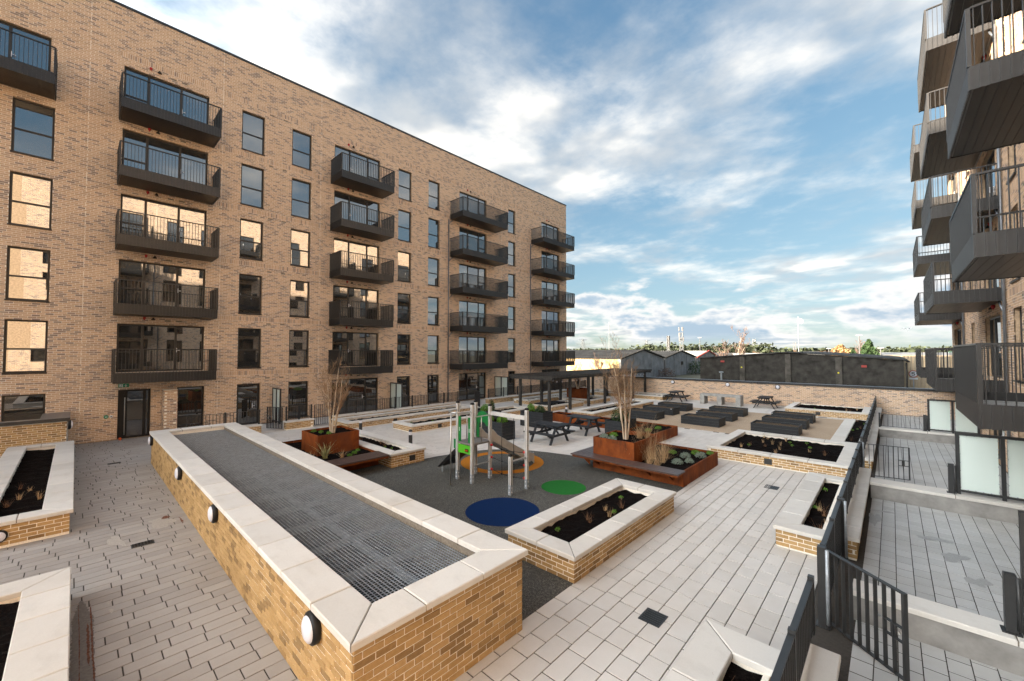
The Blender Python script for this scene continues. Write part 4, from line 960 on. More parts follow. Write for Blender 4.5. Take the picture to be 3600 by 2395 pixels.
# ------------------------------------------------------------------ picnic tables, concrete bench
def picnic(label, x, y, rot):
    t = thing('picnic_table', label, 'picnic table', (x, y, 0), 'dark picnic tables', rot); P = lambda n, m: ob(n, m, M_pc, t, (0, 0, 0)); FOOT.append
    for i in range(5): P('table_board', MB().box(-0.72, -0.345 + i * 0.14, 0.70, 0.72, -0.345 + i * 0.14 + 0.132, 0.745))
    for sd in (-1, 1):
        for i in range(2): ya = sd * (0.52 + i * 0.135); P('seat_board', MB().box(-0.76, min(ya, ya + sd * 0.128), 0.40, 0.76, max(ya, ya + sd * 0.128), 0.445))
    for ex in (-0.5, 0.5):
        for sd in (-1, 1):
            l = P('leg', MB().bar((ex, sd * 0.22, 0.69), (ex, sd * 0.60, 0.0), 0.05, 0.095, (1, 0, 0)))
            ob('bolt', MB().lathe([(0.014, 0), (0.012, 0.012)], (0, 0), 8).mesh('bolt'), M_galv, l, (ex + 0.048 * (1 if ex > 0 else -1), sd * 0.38, 0.37)).rotation_euler = (0, R(90) * (1 if ex > 0 else -1), 0)
        P('seat_bearer', MB().box(ex + 0.026, -0.70, 0.30, ex + 0.07, 0.70, 0.395)); P('top_bearer', MB().box(ex + 0.026, -0.33, 0.62, ex + 0.07, 0.33, 0.698))
        P('brace', MB().bar((ex, 0.0, 0.34), (ex * 0.35, 0.0, 0.68), 0.07, 0.045, (0, 1, 0)))
    return t
picnic('dark picnic table nearer the slide', -10.5, 13.55, 0.0)
picnic('dark picnic table nearer the low rust planter', -10.5, 16.1, 0.0)
picnic('dark picnic table before the garden wall, left of the concrete bench', -12.12, 31.5, R(90))
picnic('dark picnic table before the garden wall, right of the concrete bench', -6.25, 31.65, R(90))
t = thing('concrete_bench', 'long grey concrete bench table on three block legs by the garden wall', 'bench', (-8.95, 31.45, 0))
ob('top_slab', MB().prism([(-10.27, 31.05), (-7.62, 31.05), (-7.62, 31.85), (-10.27, 31.85)], 0.58, 0.73, 0.008), M_conc, t)
for x in (-10.27, -9.12, -7.92): ob('leg', MB().box(x + .002, 31.06, 0, x + 0.30, 31.84, 0.579), M_conc, t)

# ------------------------------------------------------------------ play structure
PS = thing('play_structure', 'climbing frame with slide, rope net and green panels on the play surface', 'climbing frame', (-8.7, 8.2, 0)); X0, X1, Y0, Y1 = -9.37, -8.73, 7.71, 8.41
def ppost(x, y, h, foot=True):
    b = 0.040; p = ob('post', MB().prism([(x - b, y - b), (x + b, y - b), (x + b, y + b), (x - b, y + b)], 0.012, h, 0.006), M_alu, PS)
    gr = MB()
    for s_ in (-1, 1):
        gr.box(x - 0.006, y + s_ * b - 0.001, 0.2, x + 0.006, y + s_ * b + 0.001, h - 0.06); gr.box(x + s_ * b - 0.001, y - 0.006, 0.2, x + s_ * b + 0.001, y + 0.006, h - 0.06)
    ob('groove', gr, M_frame, p, (0, 0, 0))
    ob('cap', MB().prism([(x - b - .003, y - b - .003), (x + b + .003, y - b - .003), (x + b + .003, y + b + .003), (x - b - .003, y + b + .003)], h - 0.02, h + 0.035, 0.014), M_black, p, (0, 0, 0))
    if foot:
        ob('foot_plate', MB().box(x - b - .004, y - b - .004, 0.008, x + b + .004, y + b + .004, 0.27), M_galv, p, (0, 0, 0))
        for z in (0.09, 0.2):
            for dx, dy in ((0.02, -1), (1, -0.02)):
                c = (x + dx * (b + .004) if dx == 1 else x, y + dy * (b + .004) if dy == -1 else y)
                m = MB().lathe([(0.018, -0.012), (0.02, 0.0), (0.012, 0.012)], c, 10); m.v = [(a, b_, z + c_) for a, b_, c_ in m.v]; ob('bolt_cap', m, M_white, p, (0, 0, 0))
for x, y, h in ((X0, Y0, 2.24), (X1, Y0, 2.24), (X0, Y1, 2.2), (X1, Y1, 2.14), (-7.30, 7.77, 1.02), (-7.32, 8.44, 2.15)): ppost(x, y, h)
ob('platform', MB().box(X0 + .05, Y0 - .03, 1.06, X1 - .05, Y1 + .03, 1.115).box(X0 - .03, Y0 + .05, 1.062, X0 + .05, Y1 - .05, 1.113).box(X1 - .05, Y0 + .05, 1.062, X1 + .03, Y1 - .05, 1.113), M_deck, PS)
lp = ob('low_panel', MB().box(X0 + .05, Y0 - .02, 0.80, X1 - .05, Y0 + .0, 1.04), M_lime, PS)
ob('play_dial', MB().box(X0 + .36, Y0 - .032, 0.86, X0 + .50, Y0 - .02, 0.94), M_black, lp, (0, 0, 0)); ob('dial_bead', MB().box(X0 + .37, Y0 - .045, 0.885, X0 + .49, Y0 - .033, 0.918), M_red, lp, (0, 0, 0))
for x in (X0 + .055, X1 - .155): 
    g = ob('side_panel', MB().prism([(x, Y0 - .02), (x + .10, Y0 - .02), (x + .10, Y0), (x, Y0)], 1.13, 1.84), M_green, PS)
    ob('slot', MB().box(x + .035, Y0 - .022, 1.42, x + .055, Y0 - .018, 1.53), M_white, g, (0, 0, 0))
pan = MB(); arc = [(X0 + .06, 1.13), (X0 + .06, 1.7)] + [(X0 + .32 - 0.26 * math.cos(k), 1.72 + 0.22 * math.sin(k)) for k in np.linspace(0, math.pi, 12)] + [(X1 - .06, 1.70), (X1 - .06, 1.50)] + [(X0 + .32 + 0.15 * math.cos(k), 1.5 + 0.12 * math.sin(k)) for k in np.linspace(0.2, math.pi - 0.1, 8)] + [(X0 + .17, 1.13)]
n_ = len(arc); pan.add([(x, Y1 - .01, z) for x, z in arc] + [(x, Y1 + .01, z) for x, z in arc], [tuple(range(n_)), tuple(reversed(range(n_, 2 * n_)))] + [(i, i + n_, (i + 1) % n_ + n_, (i + 1) % n_) for i in range(n_)])
ob('arch_panel', pan, M_green, PS)
for z in (1.86,):
    ob('hand_bar', MB().tube([(X1, Y0 + .04, z), (X1, Y1 - .04, z)], 0.017, 10), M_steel, PS, smooth=True); ob('hand_bar', MB().tube([(X0, Y0 + .04, z), (X0, Y1 - .04, z)], 0.017, 10), M_steel, PS, smooth=True)
for x in (X0, X1): ob('upright_bar', MB().tube([(x, (Y0 + Y1) / 2, 1.11), (x, (Y0 + Y1) / 2, 1.85)], 0.015, 10), M_steel, PS, smooth=True)
ob('foot_bar', MB().tube([(X1, Y0 + .04, 0.50), (X1, Y1 - .04, 0.50)], 0.017, 10), M_steel, PS, smooth=True)
ob('low_bar', MB().tube([(-7.30, 7.81, 0.86), (-7.32, 8.40, 0.86)], 0.02, 10), M_steel, PS, smooth=True)
ob('ring_rail', MB().tube([(X0 + .0, Y0 - .04, 2.03)] + [(-9.05 - 0.33 * math.cos(k), Y0 - .12 - 0.40 * math.sin(k), 2.03) for k in np.linspace(0.05, math.pi - 0.05, 14)] + [(X1, Y0 - .04, 2.03)], 0.02, 10), M_steel, PS, smooth=True)
ob('fire_pole', MB().tube([(-9.05, 7.20, 0.01), (-9.05, 7.20, 2.03)], 0.019, 10), M_steel, PS, smooth=True)
ob('top_beam', MB().box(X1 + .047, Y1 - .025, 1.86, -7.367, Y1 + .035, 1.97), M_alu, PS)
# slide: a bed between two shaped side plates
prof = [(0.0, 1.12), (0.16, 1.10), (0.34, 1.0), (1.50, 0.36), (1.72, 0.27), (1.95, 0.235), (2.06, 0.24)]
bed = MB(); sx0, sx1 = X0 + .09, X1 - .05
for i in range(len(prof) - 1):
    (a, za), (b, zb) = prof[i], prof[i + 1]; bed.add([(sx0, Y1 + a, za), (sx1, Y1 + a, za), (sx1, Y1 + b, zb), (sx0, Y1 + b, zb), (sx0, Y1 + a, za - .02), (sx1, Y1 + a, za - .02), (sx1, Y1 + b, zb - .02), (sx0, Y1 + b, zb - .02)], [(0, 1, 2, 3), (7, 6, 5, 4)])
sl = ob('slide', bed, M_steel, PS)
for x in (sx0 - .028, sx1 + .002):
    top = [(a, z + (0.33 if a < 0.2 else 0.20 if a < 1.9 else 0.13)) for a, z in prof]; bot = [(a, z - 0.05 if a < 1.6 else z - 0.17) for a, z in prof]
    top[0] = (0.02, 1.36); top[1] = (0.15, 1.39); bot[-1] = (2.06, 0.03); bot[-2] = (1.95, 0.14)
    ring_ = [(a, z) for a, z in top] + [(a, z) for a, z in reversed(bot)]; k = len(ring_); m = MB()
    m.add([(x, Y1 + a, z) for a, z in ring_] + [(x + .026, Y1 + a, z) for a, z in ring_], [(i, i + 1, k - 2 - i, k - 1 - i) for i in range(len(prof) - 1)] + [(k + k - 1 - i, k + k - 2 - i, k + i + 1, k + i) for i in range(len(prof) - 1)] + [(i, k + i, k + (i + 1) % k, (i + 1) % k) for i in range(k)])
    ob('slide_side', m, M_slide, sl, (0, 0, 0))
    ob('slide_edge', MB().tube([(x + .013, Y1 + a, z + .005) for a, z in top], 0.016, 8), M_steel, sl, (0, 0, 0), smooth=True)
# climbing ramp
rp = ob('climbing_ramp', MB().add([(X0 - .03, Y0 + .08, 1.0), (X0 - .03, Y1 - .02, 1.0), (-10.30, Y1 - .02, 0.22), (-10.42, Y0 + .08, 0.17), (X0 - .03, Y0 + .08, 0.80), (X0 - .03, Y1 - .02, 0.80), (-10.28, Y1 - .02, 0.18), (-10.40, Y0 + .08, 0.13)],
                                 [(0, 1, 2, 3), (7, 6, 5, 4), (0, 4, 5, 1), (1, 5, 6, 2), (2, 6, 7, 3), (3, 7, 4, 0)]), M_black, PS)
for k, (a, b) in enumerate(((0.2, 0.25), (0.4, 0.7), (0.6, 0.3), (0.8, 0.6))): ob('climbing_hold', MB().lathe([(0.035, -0.02), (0.03, 0.025), (0.01, 0.035)], (X0 - .03 - a * 0.98, Y0 + .1 + b * 0.55), 10).move((0, 0, 1.0 - a * 0.8)), M_lime, rp, (0, 0, 0))
ob('ramp_leg', MB().tube([(-10.3, 7.87, 0.0), (-10.3, 7.87, 0.2)], 0.022, 8), M_galv, PS); ob('ramp_leg', MB().tube([(-10.3, 8.32, 0.0), (-10.3, 8.32, 0.2)], 0.022, 8), M_galv, PS)
ob('green_gusset', MB().prism([(X0 - .22, Y0 + .03), (X0 - .05, Y0 + .03), (X0 - .05, Y0 + .05), (X0 - .22, Y0 + .05)], 0.86, 1.14), M_green, PS)
# rope net
def sag(p, q, s_, n=8): return [tuple(Vector(p).lerp(Vector(q), i / n) - Vector((0, 0, s_ * 4 * (i / n) * (1 - i / n)))) for i in range(n + 1)]
NX0, NX1, NY = X1 + .05, -7.37, Y1 + .005; va, vb = NX0 + 0.43, NX0 + 0.90
for z in (0.98, 0.63, 0.28): ob('net_rope', MB().tube(sag((NX0, NY, z), (NX1, NY, z), 0.06), 0.009, 6), M_black, PS, smooth=True)
for v in (va, vb): ob('net_rope', MB().tube([(v, NY, 1.87), (v, NY, 0.93), (v, NY, 0.58), (v + .01, NY, 0.23)], 0.009, 6), M_black, PS, smooth=True)
for z in (0.98, 0.63, 0.28):
    for v in (va, vb): ob('net_knot', MB().lathe([(0.008, -0.03), (0.026, -0.012), (0.026, 0.012), (0.008, 0.03)], (v, NY), 10).move((0, 0, z - 0.055)), M_black, PS, smooth=True)
    for x, d in ((NX0, 1), (NX1, -1)): ob('net_clamp', MB().tube([(x - d * 0.01, NY, z), (x + d * 0.035, NY, z), (x + d * 0.06, NY, z)], [0.036, 0.034, 0.016], 12), M_red, PS, smooth=True)

# ------------------------------------------------------------------ pergola
PG = thing('pergola', 'long dark timber pergola with slatted roof behind the picnic tables', 'pergola', (-16.6, 26.3, 0))
for y in (19.8, 22.0, 24.2, 26.4, 28.6, 30.8, 33.0):
    for x in (-15.35, -17.72): ob('post', MB().box(x - .075, y - .075, 0.0, x + .075, y + .075, 2.10), M_perg, PS and PG)
for x in (-15.35, -17.72): ob('beam', MB().box(x - .04, 19.45, 2.003, x + .04, 33.12, 2.16), M_perg, PG)
for k in range(2): y = (19.42, 33.05)[k]; ob('end_beam', MB().box(-18.25, y - .03, 2.02, -14.85, y + .03, 2.16), M_perg, PG)
rm = MB().box(-18.35, -0.025, 2.163, -14.75, 0.025, 2.27).mesh('rafter'); rm.materials.append(M_perg)
for i in range(46): ob('rafter', rm, None, PG, Vector((0, 19.45 + i * 0.302, 0)) - world_loc(PG))
bt = MB().box(-0.02, 19.35, 2.272, 0.02, 33.2, 2.30).mesh('roof_batten'); bt.materials.append(M_perg)
for i in range(24): ob('roof_batten', bt, None, PG, Vector((-18.3 + i * 0.152, 0, 0)) - world_loc(PG))
t = thing('festoon_lights', 'string of small clear bulbs hung under the pergola beams', 'string lights', (-15.3, 26, 2.0))
for x in (-15.25,):
    for i in range(6):
        ya, yb = 19.9 + i * 2.2, 22.1 + i * 2.2; pts = sag((x, ya, 1.99), (x, yb, 1.99), 0.07); ob('cable', MB().tube(pts, 0.006, 5), M_black, t)
        for k in (2, 4, 6): p = pts[k]; ob('bulb', MB().lathe([(0.008, p[2] - 0.10), (0.028, p[2] - 0.075), (0.022, p[2] - 0.04), (0.012, p[2] - 0.005)], (p[0], p[1]), 10), M_lamp, t, smooth=True)

# ------------------------------------------------------------------ bollards and drains
def bollard(label, x, y, h=0.60):
    t = thing('bollard_light', label, 'bollard', (x, y, 0), 'grey bollard lights'); r = 0.075
    ob('column', MB().lathe([(r, 0.0), (r, h - 0.2)], (x, y), 20), M_metal, t, smooth=False); ob('lens', MB().lathe([(r * 0.82, h - 0.2), (r * 0.86, h - 0.07)], (x, y), 20), M_lamp, t)
    ob('reflector', MB().lathe([(r * 0.98, h - 0.199), (r * 0.3, h - 0.12), (r * 0.3, h - 0.1)], (x, y), 16).move((0, 0, 0.001)), M_white, t); ob('cap', MB().lathe([(r * 1.03, h - 0.07), (r * 1.03, h - 0.035), (r * 0.7, h), (0.01, h + 0.01)], (x, y), 20), M_metal, t)
bollard('grey bollard light behind the narrow brick planter, right one', -14.2, 9.25); bollard('grey bollard light beside the rust box with the birch, farther left one', -18.3, 9.2); bollard('grey bollard light at the front corner of the long pergola planter', -13.95, 19.62)
def drain(label, x0, y0, x1, y1, along='y'):
    t = thing('drain_grate', label, 'drain', ((x0 + x1) / 2, (y0 + y1) / 2, 0)); ob('frame', MB().box(x0, y0, -.01, x1, y0 + .02, .008).box(x0, y1 - .02, -.01, x1, y1, .008).box(x0, y0 + .02, -.01, x0 + .02, y1 - .02, .008).box(x1 - .02, y0 + .02, -.01, x1, y1 - .02, .008), M_metal, t)
    ob('sump', MB().box(x0 + .021, y0 + .021, -.01, x1 - .021, y1 - .021, .001), M_black, t); L = (y1 - y0) if along == 'y' else (x1 - x0); n = int(L / 0.045)
    for i in range(1, n): 
        u = i * L / n; bx = (x0 + .02, y0 + u - .010, .0, x1 - .02, y0 + u + .010, .0075) if along == 'y' else (x0 + u - .010, y0 + .02, .0, x0 + u + .010, y1 - .02, .0075); ob('grate_bar', MB().box(*bx), M_metal, t)
drain('dark drain grate on the left path beside the grating enclosure', -10.76, 0.80, -10.56, 1.13); drain('dark drain grate on the left path near the entrance door', -19.15, 0.80, -18.97, 1.12)
drain('dark square drain grate on the pale paving at the lower right', -2.66, 5.42, -2.36, 5.74); drain('dark drain grate on the pale paving below the wide planter', -2.64, 12.95, -2.32, 13.28, 'x'); drain('small dark drain grate before the far right planter', -3.15, 29.0, -2.75, 29.2, 'x')

# ------------------------------------------------------------------ plants
s = NT('birch_bark'); n = s.noise(6, 5, 0.7, (1, 1, 0.35)); M_bark = s.fin(s.ramp(n, [(0.3, (0.16, 0.10, 0.06)), (0.48, (0.55, 0.44, 0.32)), (0.7, (0.68, 0.60, 0.50))]), 0.8)
M_twig = simple('birch_twig', (0.27, 0.175, 0.10), 0.75, nscale=2.0, amt=0.5); M_bough = simple('birch_bough', (0.30, 0.17, 0.09), 0.75, nscale=4.0, amt=0.4)
M_btree = simple('bare_tree_bark', (0.14, 0.095, 0.075), 0.85, nscale=3, amt=0.3)
def leafmat(name, c, amt=0.45):
    s = NT(name); r = s.rnd('island'); cc = s.mix(r, tuple(x * (1 - amt) for x in c), tuple(min(1, x * (1 + amt)) for x in c)); return s.fin(cc, 0.75, spec=0.25)
M_straw = leafmat('dry_straw', (0.46, 0.31, 0.17)); M_leaf = leafmat('fresh_leaf', (0.11, 0.24, 0.03)); M_sage = leafmat('silver_leaf', (0.21, 0.26, 0.21), 0.3)
M_everg = leafmat('evergreen_leaf', (0.038, 0.07, 0.026)); M_brownleaf = leafmat('dead_leaf', (0.18, 0.095, 0.05)); M_far = leafmat('far_tree_leaf', (0.045, 0.055, 0.03)); M_will = leafmat('willow_twig', (0.30, 0.19, 0.09), 0.3)
def birch(label, p, h, stems, seed, cat='birch tree', spread=0.22, lean=(0, 0), mats=None, tw=1.0, r0=0.042):
    rd = random.Random(seed); t = thing('birch_tree', label, cat, p); trunk, bough, twig = MB(), MB(), MB()
    def rv(a): return Vector((rd.uniform(-a, a), rd.uniform(-a, a), rd.uniform(-a, a)))
    def grow(pos, d, ln, r, lvl):
        n = 6 if lvl == 0 else 4; pts = [pos.copy()]; q = pos.copy(); dd = d.copy(); rads = [r]
        for i in range(n):
            dd = (dd + rv(0.09 if lvl == 0 else 0.14) + Vector((0, 0, 0.06 if lvl else 0.02))).normalized(); q = q + dd * ln / n; pts.append(q.copy()); rads.append(max(r * (1 - (i + 1) / n * (0.78 if lvl < 2 else 0.6)), 0.002))
        (trunk if lvl == 0 else bough if lvl == 1 else twig).tube(pts, rads, 7 if lvl == 0 else 5 if lvl == 1 else 3, cap=False)
        if lvl >= 3: return
        k = (12, 5, 4)[lvl]
        for i in range(k):
            f = rd.uniform(0.22 if lvl == 0 else 0.15, 1.0); j = min(int(f * n), n - 1); b = pts[j].lerp(pts[j + 1], f * n - j)
            ax = Vector((rd.uniform(-1, 1), rd.uniform(-1, 1), 0)).normalized(); up = rd.uniform(0.8, 1.7) if lvl < 2 else rd.uniform(0.3, 1.4)
            nd = (ax + Vector((0, 0, up)) + dd * 0.4).normalized()
            grow(b, nd, ln * rd.uniform(0.34, 0.58) * (1.05 - 0.5 * f if lvl == 0 else 0.9), max(rads[j] * rd.uniform(0.30, 0.45), 0.0034 * tw), lvl + 1)
    for i in range(stems):
        a = 2 * math.pi * (i + rd.random() * 0.6) / stems; d = Vector((math.cos(a) * spread + lean[0], math.sin(a) * spread + lean[1], 1)).normalized()
        grow(Vector((math.cos(a) * 0.05, math.sin(a) * 0.05, -0.05)), d, h * rd.uniform(0.6, 1.0), r0 * rd.uniform(0.75, 1.1), 0)
    mm = mats or (M_bark, M_bough, M_twig)
    ob('trunk', trunk, mm[0], t, (0, 0, 0), smooth=True); ob('boughs', bough, mm[1], t, (0, 0, 0), smooth=True, kind='stuff'); ob('crown', twig, mm[2], t, (0, 0, 0), kind='stuff')
    return t
birch('multi stemmed bare birch in the left rust box', (-14.15, 6.1, 0.93), 2.3, 5, 5, spread=0.13, r0=0.034)
birch('bare birch with pale stems and reddish twigs in the right rust box', (-6.30, 12.1, 0.93), 2.85, 5, 11, spread=0.14, r0=0.030)
birch('small bare birch in the far rust box behind the pergola', (-17.5, 26.1, 0.93), 2.0, 3, 21)
def blade(m, rd, p, ln, w, a, lean, curl):
    d = Vector((math.cos(a), math.sin(a), 0)); sd = Vector((-d.y, d.x, 0)); p = Vector(p); n = 4; o = len(m.v)
    for i in range(n + 1):
        f = i / n; c = p + d * (lean * f + curl * f * f) * ln + Vector((0, 0, 1)) * ln * f * (1 - 0.25 * (lean + curl) * f); ww = w * (1 - f * 0.85)
        m.v += [tuple(c - sd * ww), tuple(c + sd * ww)]
    for i in range(n): b = o + 2 * i; m.f.append((b, b + 1, b + 3, b + 2))
def tuft(name, label, cat, p, mat, n, h, w, lean, curl, seed, r=0.05, group=None, mat2=None):
    rd = random.Random(seed); m = MB(); t = thing(name, label, cat, p, group)
    for i in range(n):
        a = rd.uniform(0, 6.28); q = (rd.uniform(-r, r), rd.uniform(-r, r), -0.02); blade(m, rd, q, h * rd.uniform(0.35, 1.1), w, a, rd.uniform(0, lean), rd.uniform(0, curl))
    ob('blades', m, mat, t, (0, 0, 0), kind='stuff'); return t
def bush(name, label, cat, p, mat, rx, rz, n, ls, seed, group=None):
    rd = random.Random(seed); t = thing(name, label, cat, p, group); m = MB(); st = MB()
    for i in range(n):
        u = Vector((rd.gauss(0, 1), rd.gauss(0, 1), abs(rd.gauss(0, 1)))).normalized() * rd.uniform(0.35, 1.0) ** 0.6; c = Vector((u.x * rx, u.y * rx, 0.03 + u.z * rz)); nn = (Vector((rd.gauss(0, 1), rd.gauss(0, 1), rd.gauss(0, 1))) + u * 1.2).normalized()
        a = nn.orthogonal().normalized(); b = nn.cross(a); l1 = ls * rd.uniform(0.6, 1.3); o = len(m.v); m.v += [tuple(c - a * l1), tuple(c + b * l1 * 0.4), tuple(c + a * l1), tuple(c - b * l1 * 0.4)]; m.f.append((o, o + 1, o + 2, o + 3))
    for i in range(5): st.tube([(0, 0, -0.03), (rd.uniform(-.5, .5) * rx, rd.uniform(-.5, .5) * rx, rz * 0.6)], 0.004, 4)
    ob('stems', st, M_btree, t, (0, 0, 0), kind='stuff'); ob('leaves', m, mat, t, (0, 0, 0), kind='stuff'); return t
# grasses in the right rust planter
for i, (x, y, z, h, w) in enumerate([(-5.95, 11.75, 0.36, 0.62, 'against the raised box wall'), (-5.75, 12.0, 0.36, 0.95, 'nearest the raised box, second from the bench'), (-5.55, 12.35, 0.36, 1.05, 'tallest one leaning over the soil'), (-5.40, 11.85, 0.36, 0.85, 'in the middle of the front row'), (-5.15, 12.25, 0.36, 0.95, 'right of the tallest one'), (-5.10, 11.7, 0.36, 0.62, 'nearest the bench slats'), (-5.3, 12.8, 0.36, 0.8, 'at the back of the soil bed'), (-6.0, 12.45, 0.93, 0.75, 'in the raised box behind the birch'), (-5.85, 12.7, 0.93, 0.8, 'in the back corner of the raised box'), (-6.1, 12.7, 0.93, 0.6, 'smallest in the raised box')]):
    tuft('grass_clump', 'dry grass clump in the right rust planter, ' + w, 'grass', (x, y, z), M_straw, 60, h, 0.0042, 0.55, 0.75, 40 + i, 0.07, 'dry grass clumps')
for i, (x, y, z, r, w) in enumerate([(-4.75, 12.35, 0.36, 0.17, 'nearest the bench'), (-4.55, 12.75, 0.36, 0.14, 'at the steel edge'), (-4.85, 13.25, 0.36, 0.18, 'in the middle of the soil'), (-4.5, 13.6, 0.36, 0.18, 'near the back edge'), (-6.85, 11.7, 0.93, 0.16, 'at the left of the raised box'), (-6.5, 11.6, 0.93, 0.15, 'at the front of the raised box')]):
    bush('silver_shrub', 'silvery grey low shrub in the right rust planter, ' + w, 'shrub', (x, y, z), M_sage, r, r * 0.9, 420, 0.022, 60 + i, 'silver shrubs')
for i, (x, y, z, r, w, m) in enumerate([(-4.75, 13.9, 0.36, 0.16, 'yellow green dome plant at the back right of the right rust planter', M_leaf), (-4.4, 14.2, 0.36, 0.13, 'small yellow green plant in the far corner of the right rust planter', M_leaf), (-6.75, 12.15, 0.93, 0.15, 'bright green dome plant at the foot of the pale birch', M_leaf), (-5.35, 13.5, 0.36, 0.14, 'leafy green plant behind the grasses in the right rust planter', M_leaf),
        (-7.6, 16.6, 0.35, 0.16, 'green plant in the bent low rust planter, nearer', M_leaf), (-7.5, 17.4, 0.35, 0.16, 'green plant in the bent low rust planter, farther', M_leaf)]):
    bush('green_plant', w, 'plant', (x, y, z), m, r, r * 0.8, 380, 0.02, 80 + i)
for i, (x, y, w) in enumerate([(-13.2, 6.55, 'rightmost'), (-12.95, 6.3, 'middle'), (-12.75, 6.05, 'nearest')]): bush('green_sprout', 'small bright green leafy sprout in the left rust planter, ' + w, 'plant', (x, y, 0.37), M_leaf, 0.09, 0.08, 160, 0.018, 90 + i)
for i, (x, y, w) in enumerate([(-14.6, 5.65, 'left'), (-14.25, 5.75, 'middle'), (-13.85, 5.85, 'right')]): bush('green_sprout', 'small green sprout in the left rust box at the birch foot, ' + w, 'plant', (x, y, 0.95), M_leaf, 0.09, 0.09, 160, 0.018, 95 + i)
tuft('grass_clump', 'variegated upright grass in the left rust planter', 'grass', (-13.15, 5.45, 0.37), leafmat('variegated_blade', (0.36, 0.36, 0.17), 0.35), 60, 0.55, 0.011, 0.5, 0.5, 7, 0.05)
for i, (x, y, w) in enumerate([(-13.4, 5.1, 'left of the variegated grass'), (-12.85, 5.85, 'right of the variegated grass'), (-13.6, 4.9, 'at the enclosure coping'), (-14.2, 4.8, 'below the raised box')]): tuft('grass_clump', 'brown grass tuft in the left rust planter, ' + w, 'grass', (x, y, 0.37), M_straw, 46, 0.28, 0.008, 0.9, 0.5, 110 + i, 0.04)
bush('green_shrub', 'dark leafy shrub at the left end of the left rust planter', 'shrub', (-15.6, 4.9, 0.37), M_everg, 0.25, 0.22, 350, 0.03, 120)
# dark plank planters
for i, (x, y, w, m, r, h) in enumerate([(-13.05, 12.5, 'left shrub in the plank planter behind the slide', M_leaf, 0.24, 0.28), (-12.3, 12.55, 'right shrub in the plank planter behind the slide', M_leaf, 0.26, 0.25), (-13.5, 15.9, 'left shrub in the plank planter by the farther table', M_leaf, 0.25, 0.38), (-12.9, 15.9, 'middle shrub in the plank planter by the farther table', M_everg, 0.28, 0.36), (-8.8, 16.2, 'tall needle leaved shrub in the plank planter behind the birch', M_everg, 0.30, 0.60), (-8.8, 16.8, 'second needle leaved shrub in the plank planter behind the birch', M_everg, 0.28, 0.45), (-15.3, 14.4, 'leafy shrub in the half hidden plank planter', M_leaf, 0.28, 0.34), (-14.8, 14.4, 'upright dark shrub in the half hidden plank planter', M_everg, 0.16, 0.62)]):
    bush('planter_shrub', w, 'shrub', (x, y, 0.70), m, r, h, 700, 0.035, 130 + i)
# small tufts and sprouts in the brick planters
def scatter(bed, words, z, n, seed, kinds=('dry', 'green')):
    rd = random.Random(seed)
    for i in range(n):
        x, y = rd.uniform(bed[0], bed[2]), rd.uniform(bed[1], bed[3]); k = kinds[i % len(kinds)]
        if k == 'dry': tuft('dry_tuft', 'small dry straw tuft in ' + words, 'grass', (x, y, z), M_straw, 26, rd.uniform(0.14, 0.24), 0.004, 0.5, 0.3, seed + i, 0.03, 'dry tufts in ' + words)
        elif k == 'brown': tuft('brown_tuft', 'small brown withered plant in ' + words, 'plant', (x, y, z), M_brownleaf, 22, rd.uniform(0.16, 0.3), 0.004, 0.8, 0.3, seed + i, 0.03, 'withered plants in ' + words)
        else: bush('green_sprout', 'tiny green sprout in ' + words, 'plant', (x, y, z), M_leaf, 0.06, 0.06, 60, 0.016, seed + i, 'green sprouts in ' + words)
scatter((-4.8, 5.95, -4.25, 9.2), 'the planter by the play circles', 0.33, 8, 300, ('brown', 'green', 'dry'))
scatter((-4.4, 15.8, -1.4, 19.1), 'the wide planter right of the rust planters', 0.28, 20, 320, ('dry', 'brown', 'green', 'dry'))
scatter((-1.3, 9.7, -1.0, 13.5), 'the slim planter against the right fence', 0.28, 6, 345, ('brown', 'green', 'dry'))
scatter((-1.3, 3.6, -1.0, 4.9), 'the planter at the bottom edge', 0.32, 4, 355, ('brown', 'green'))
scatter((-16.5, -0.95, -13.2, -0.45), 'the left edge planter', 0.38, 5, 365, ('dry', 'brown'))
scatter((-15.6, 7.4, -12.4, 7.8), 'the narrow planter behind the left bench', 0.33, 5, 375, ('brown', 'green'))
scatter((-17.4, 11.2, -16.6, 18.8), 'the low planter left of the plank planters', 0.22, 6, 385, ('brown', 'green'))
scatter((-4.4, 30.0, -1.4, 32.8), 'the far right corner planter', 0.26, 7, 395, ('brown', 'dry', 'green'))
scatter((-1.4, 20.5, -1.0, 28.4), 'the strip beside the gravel', 0.06, 6, 405, ('brown', 'green'))
scatter((-13.4, 20.4, -12.7, 27.2), 'the long pergola planter', 0.20, 5, 415, ('brown', 'green'))

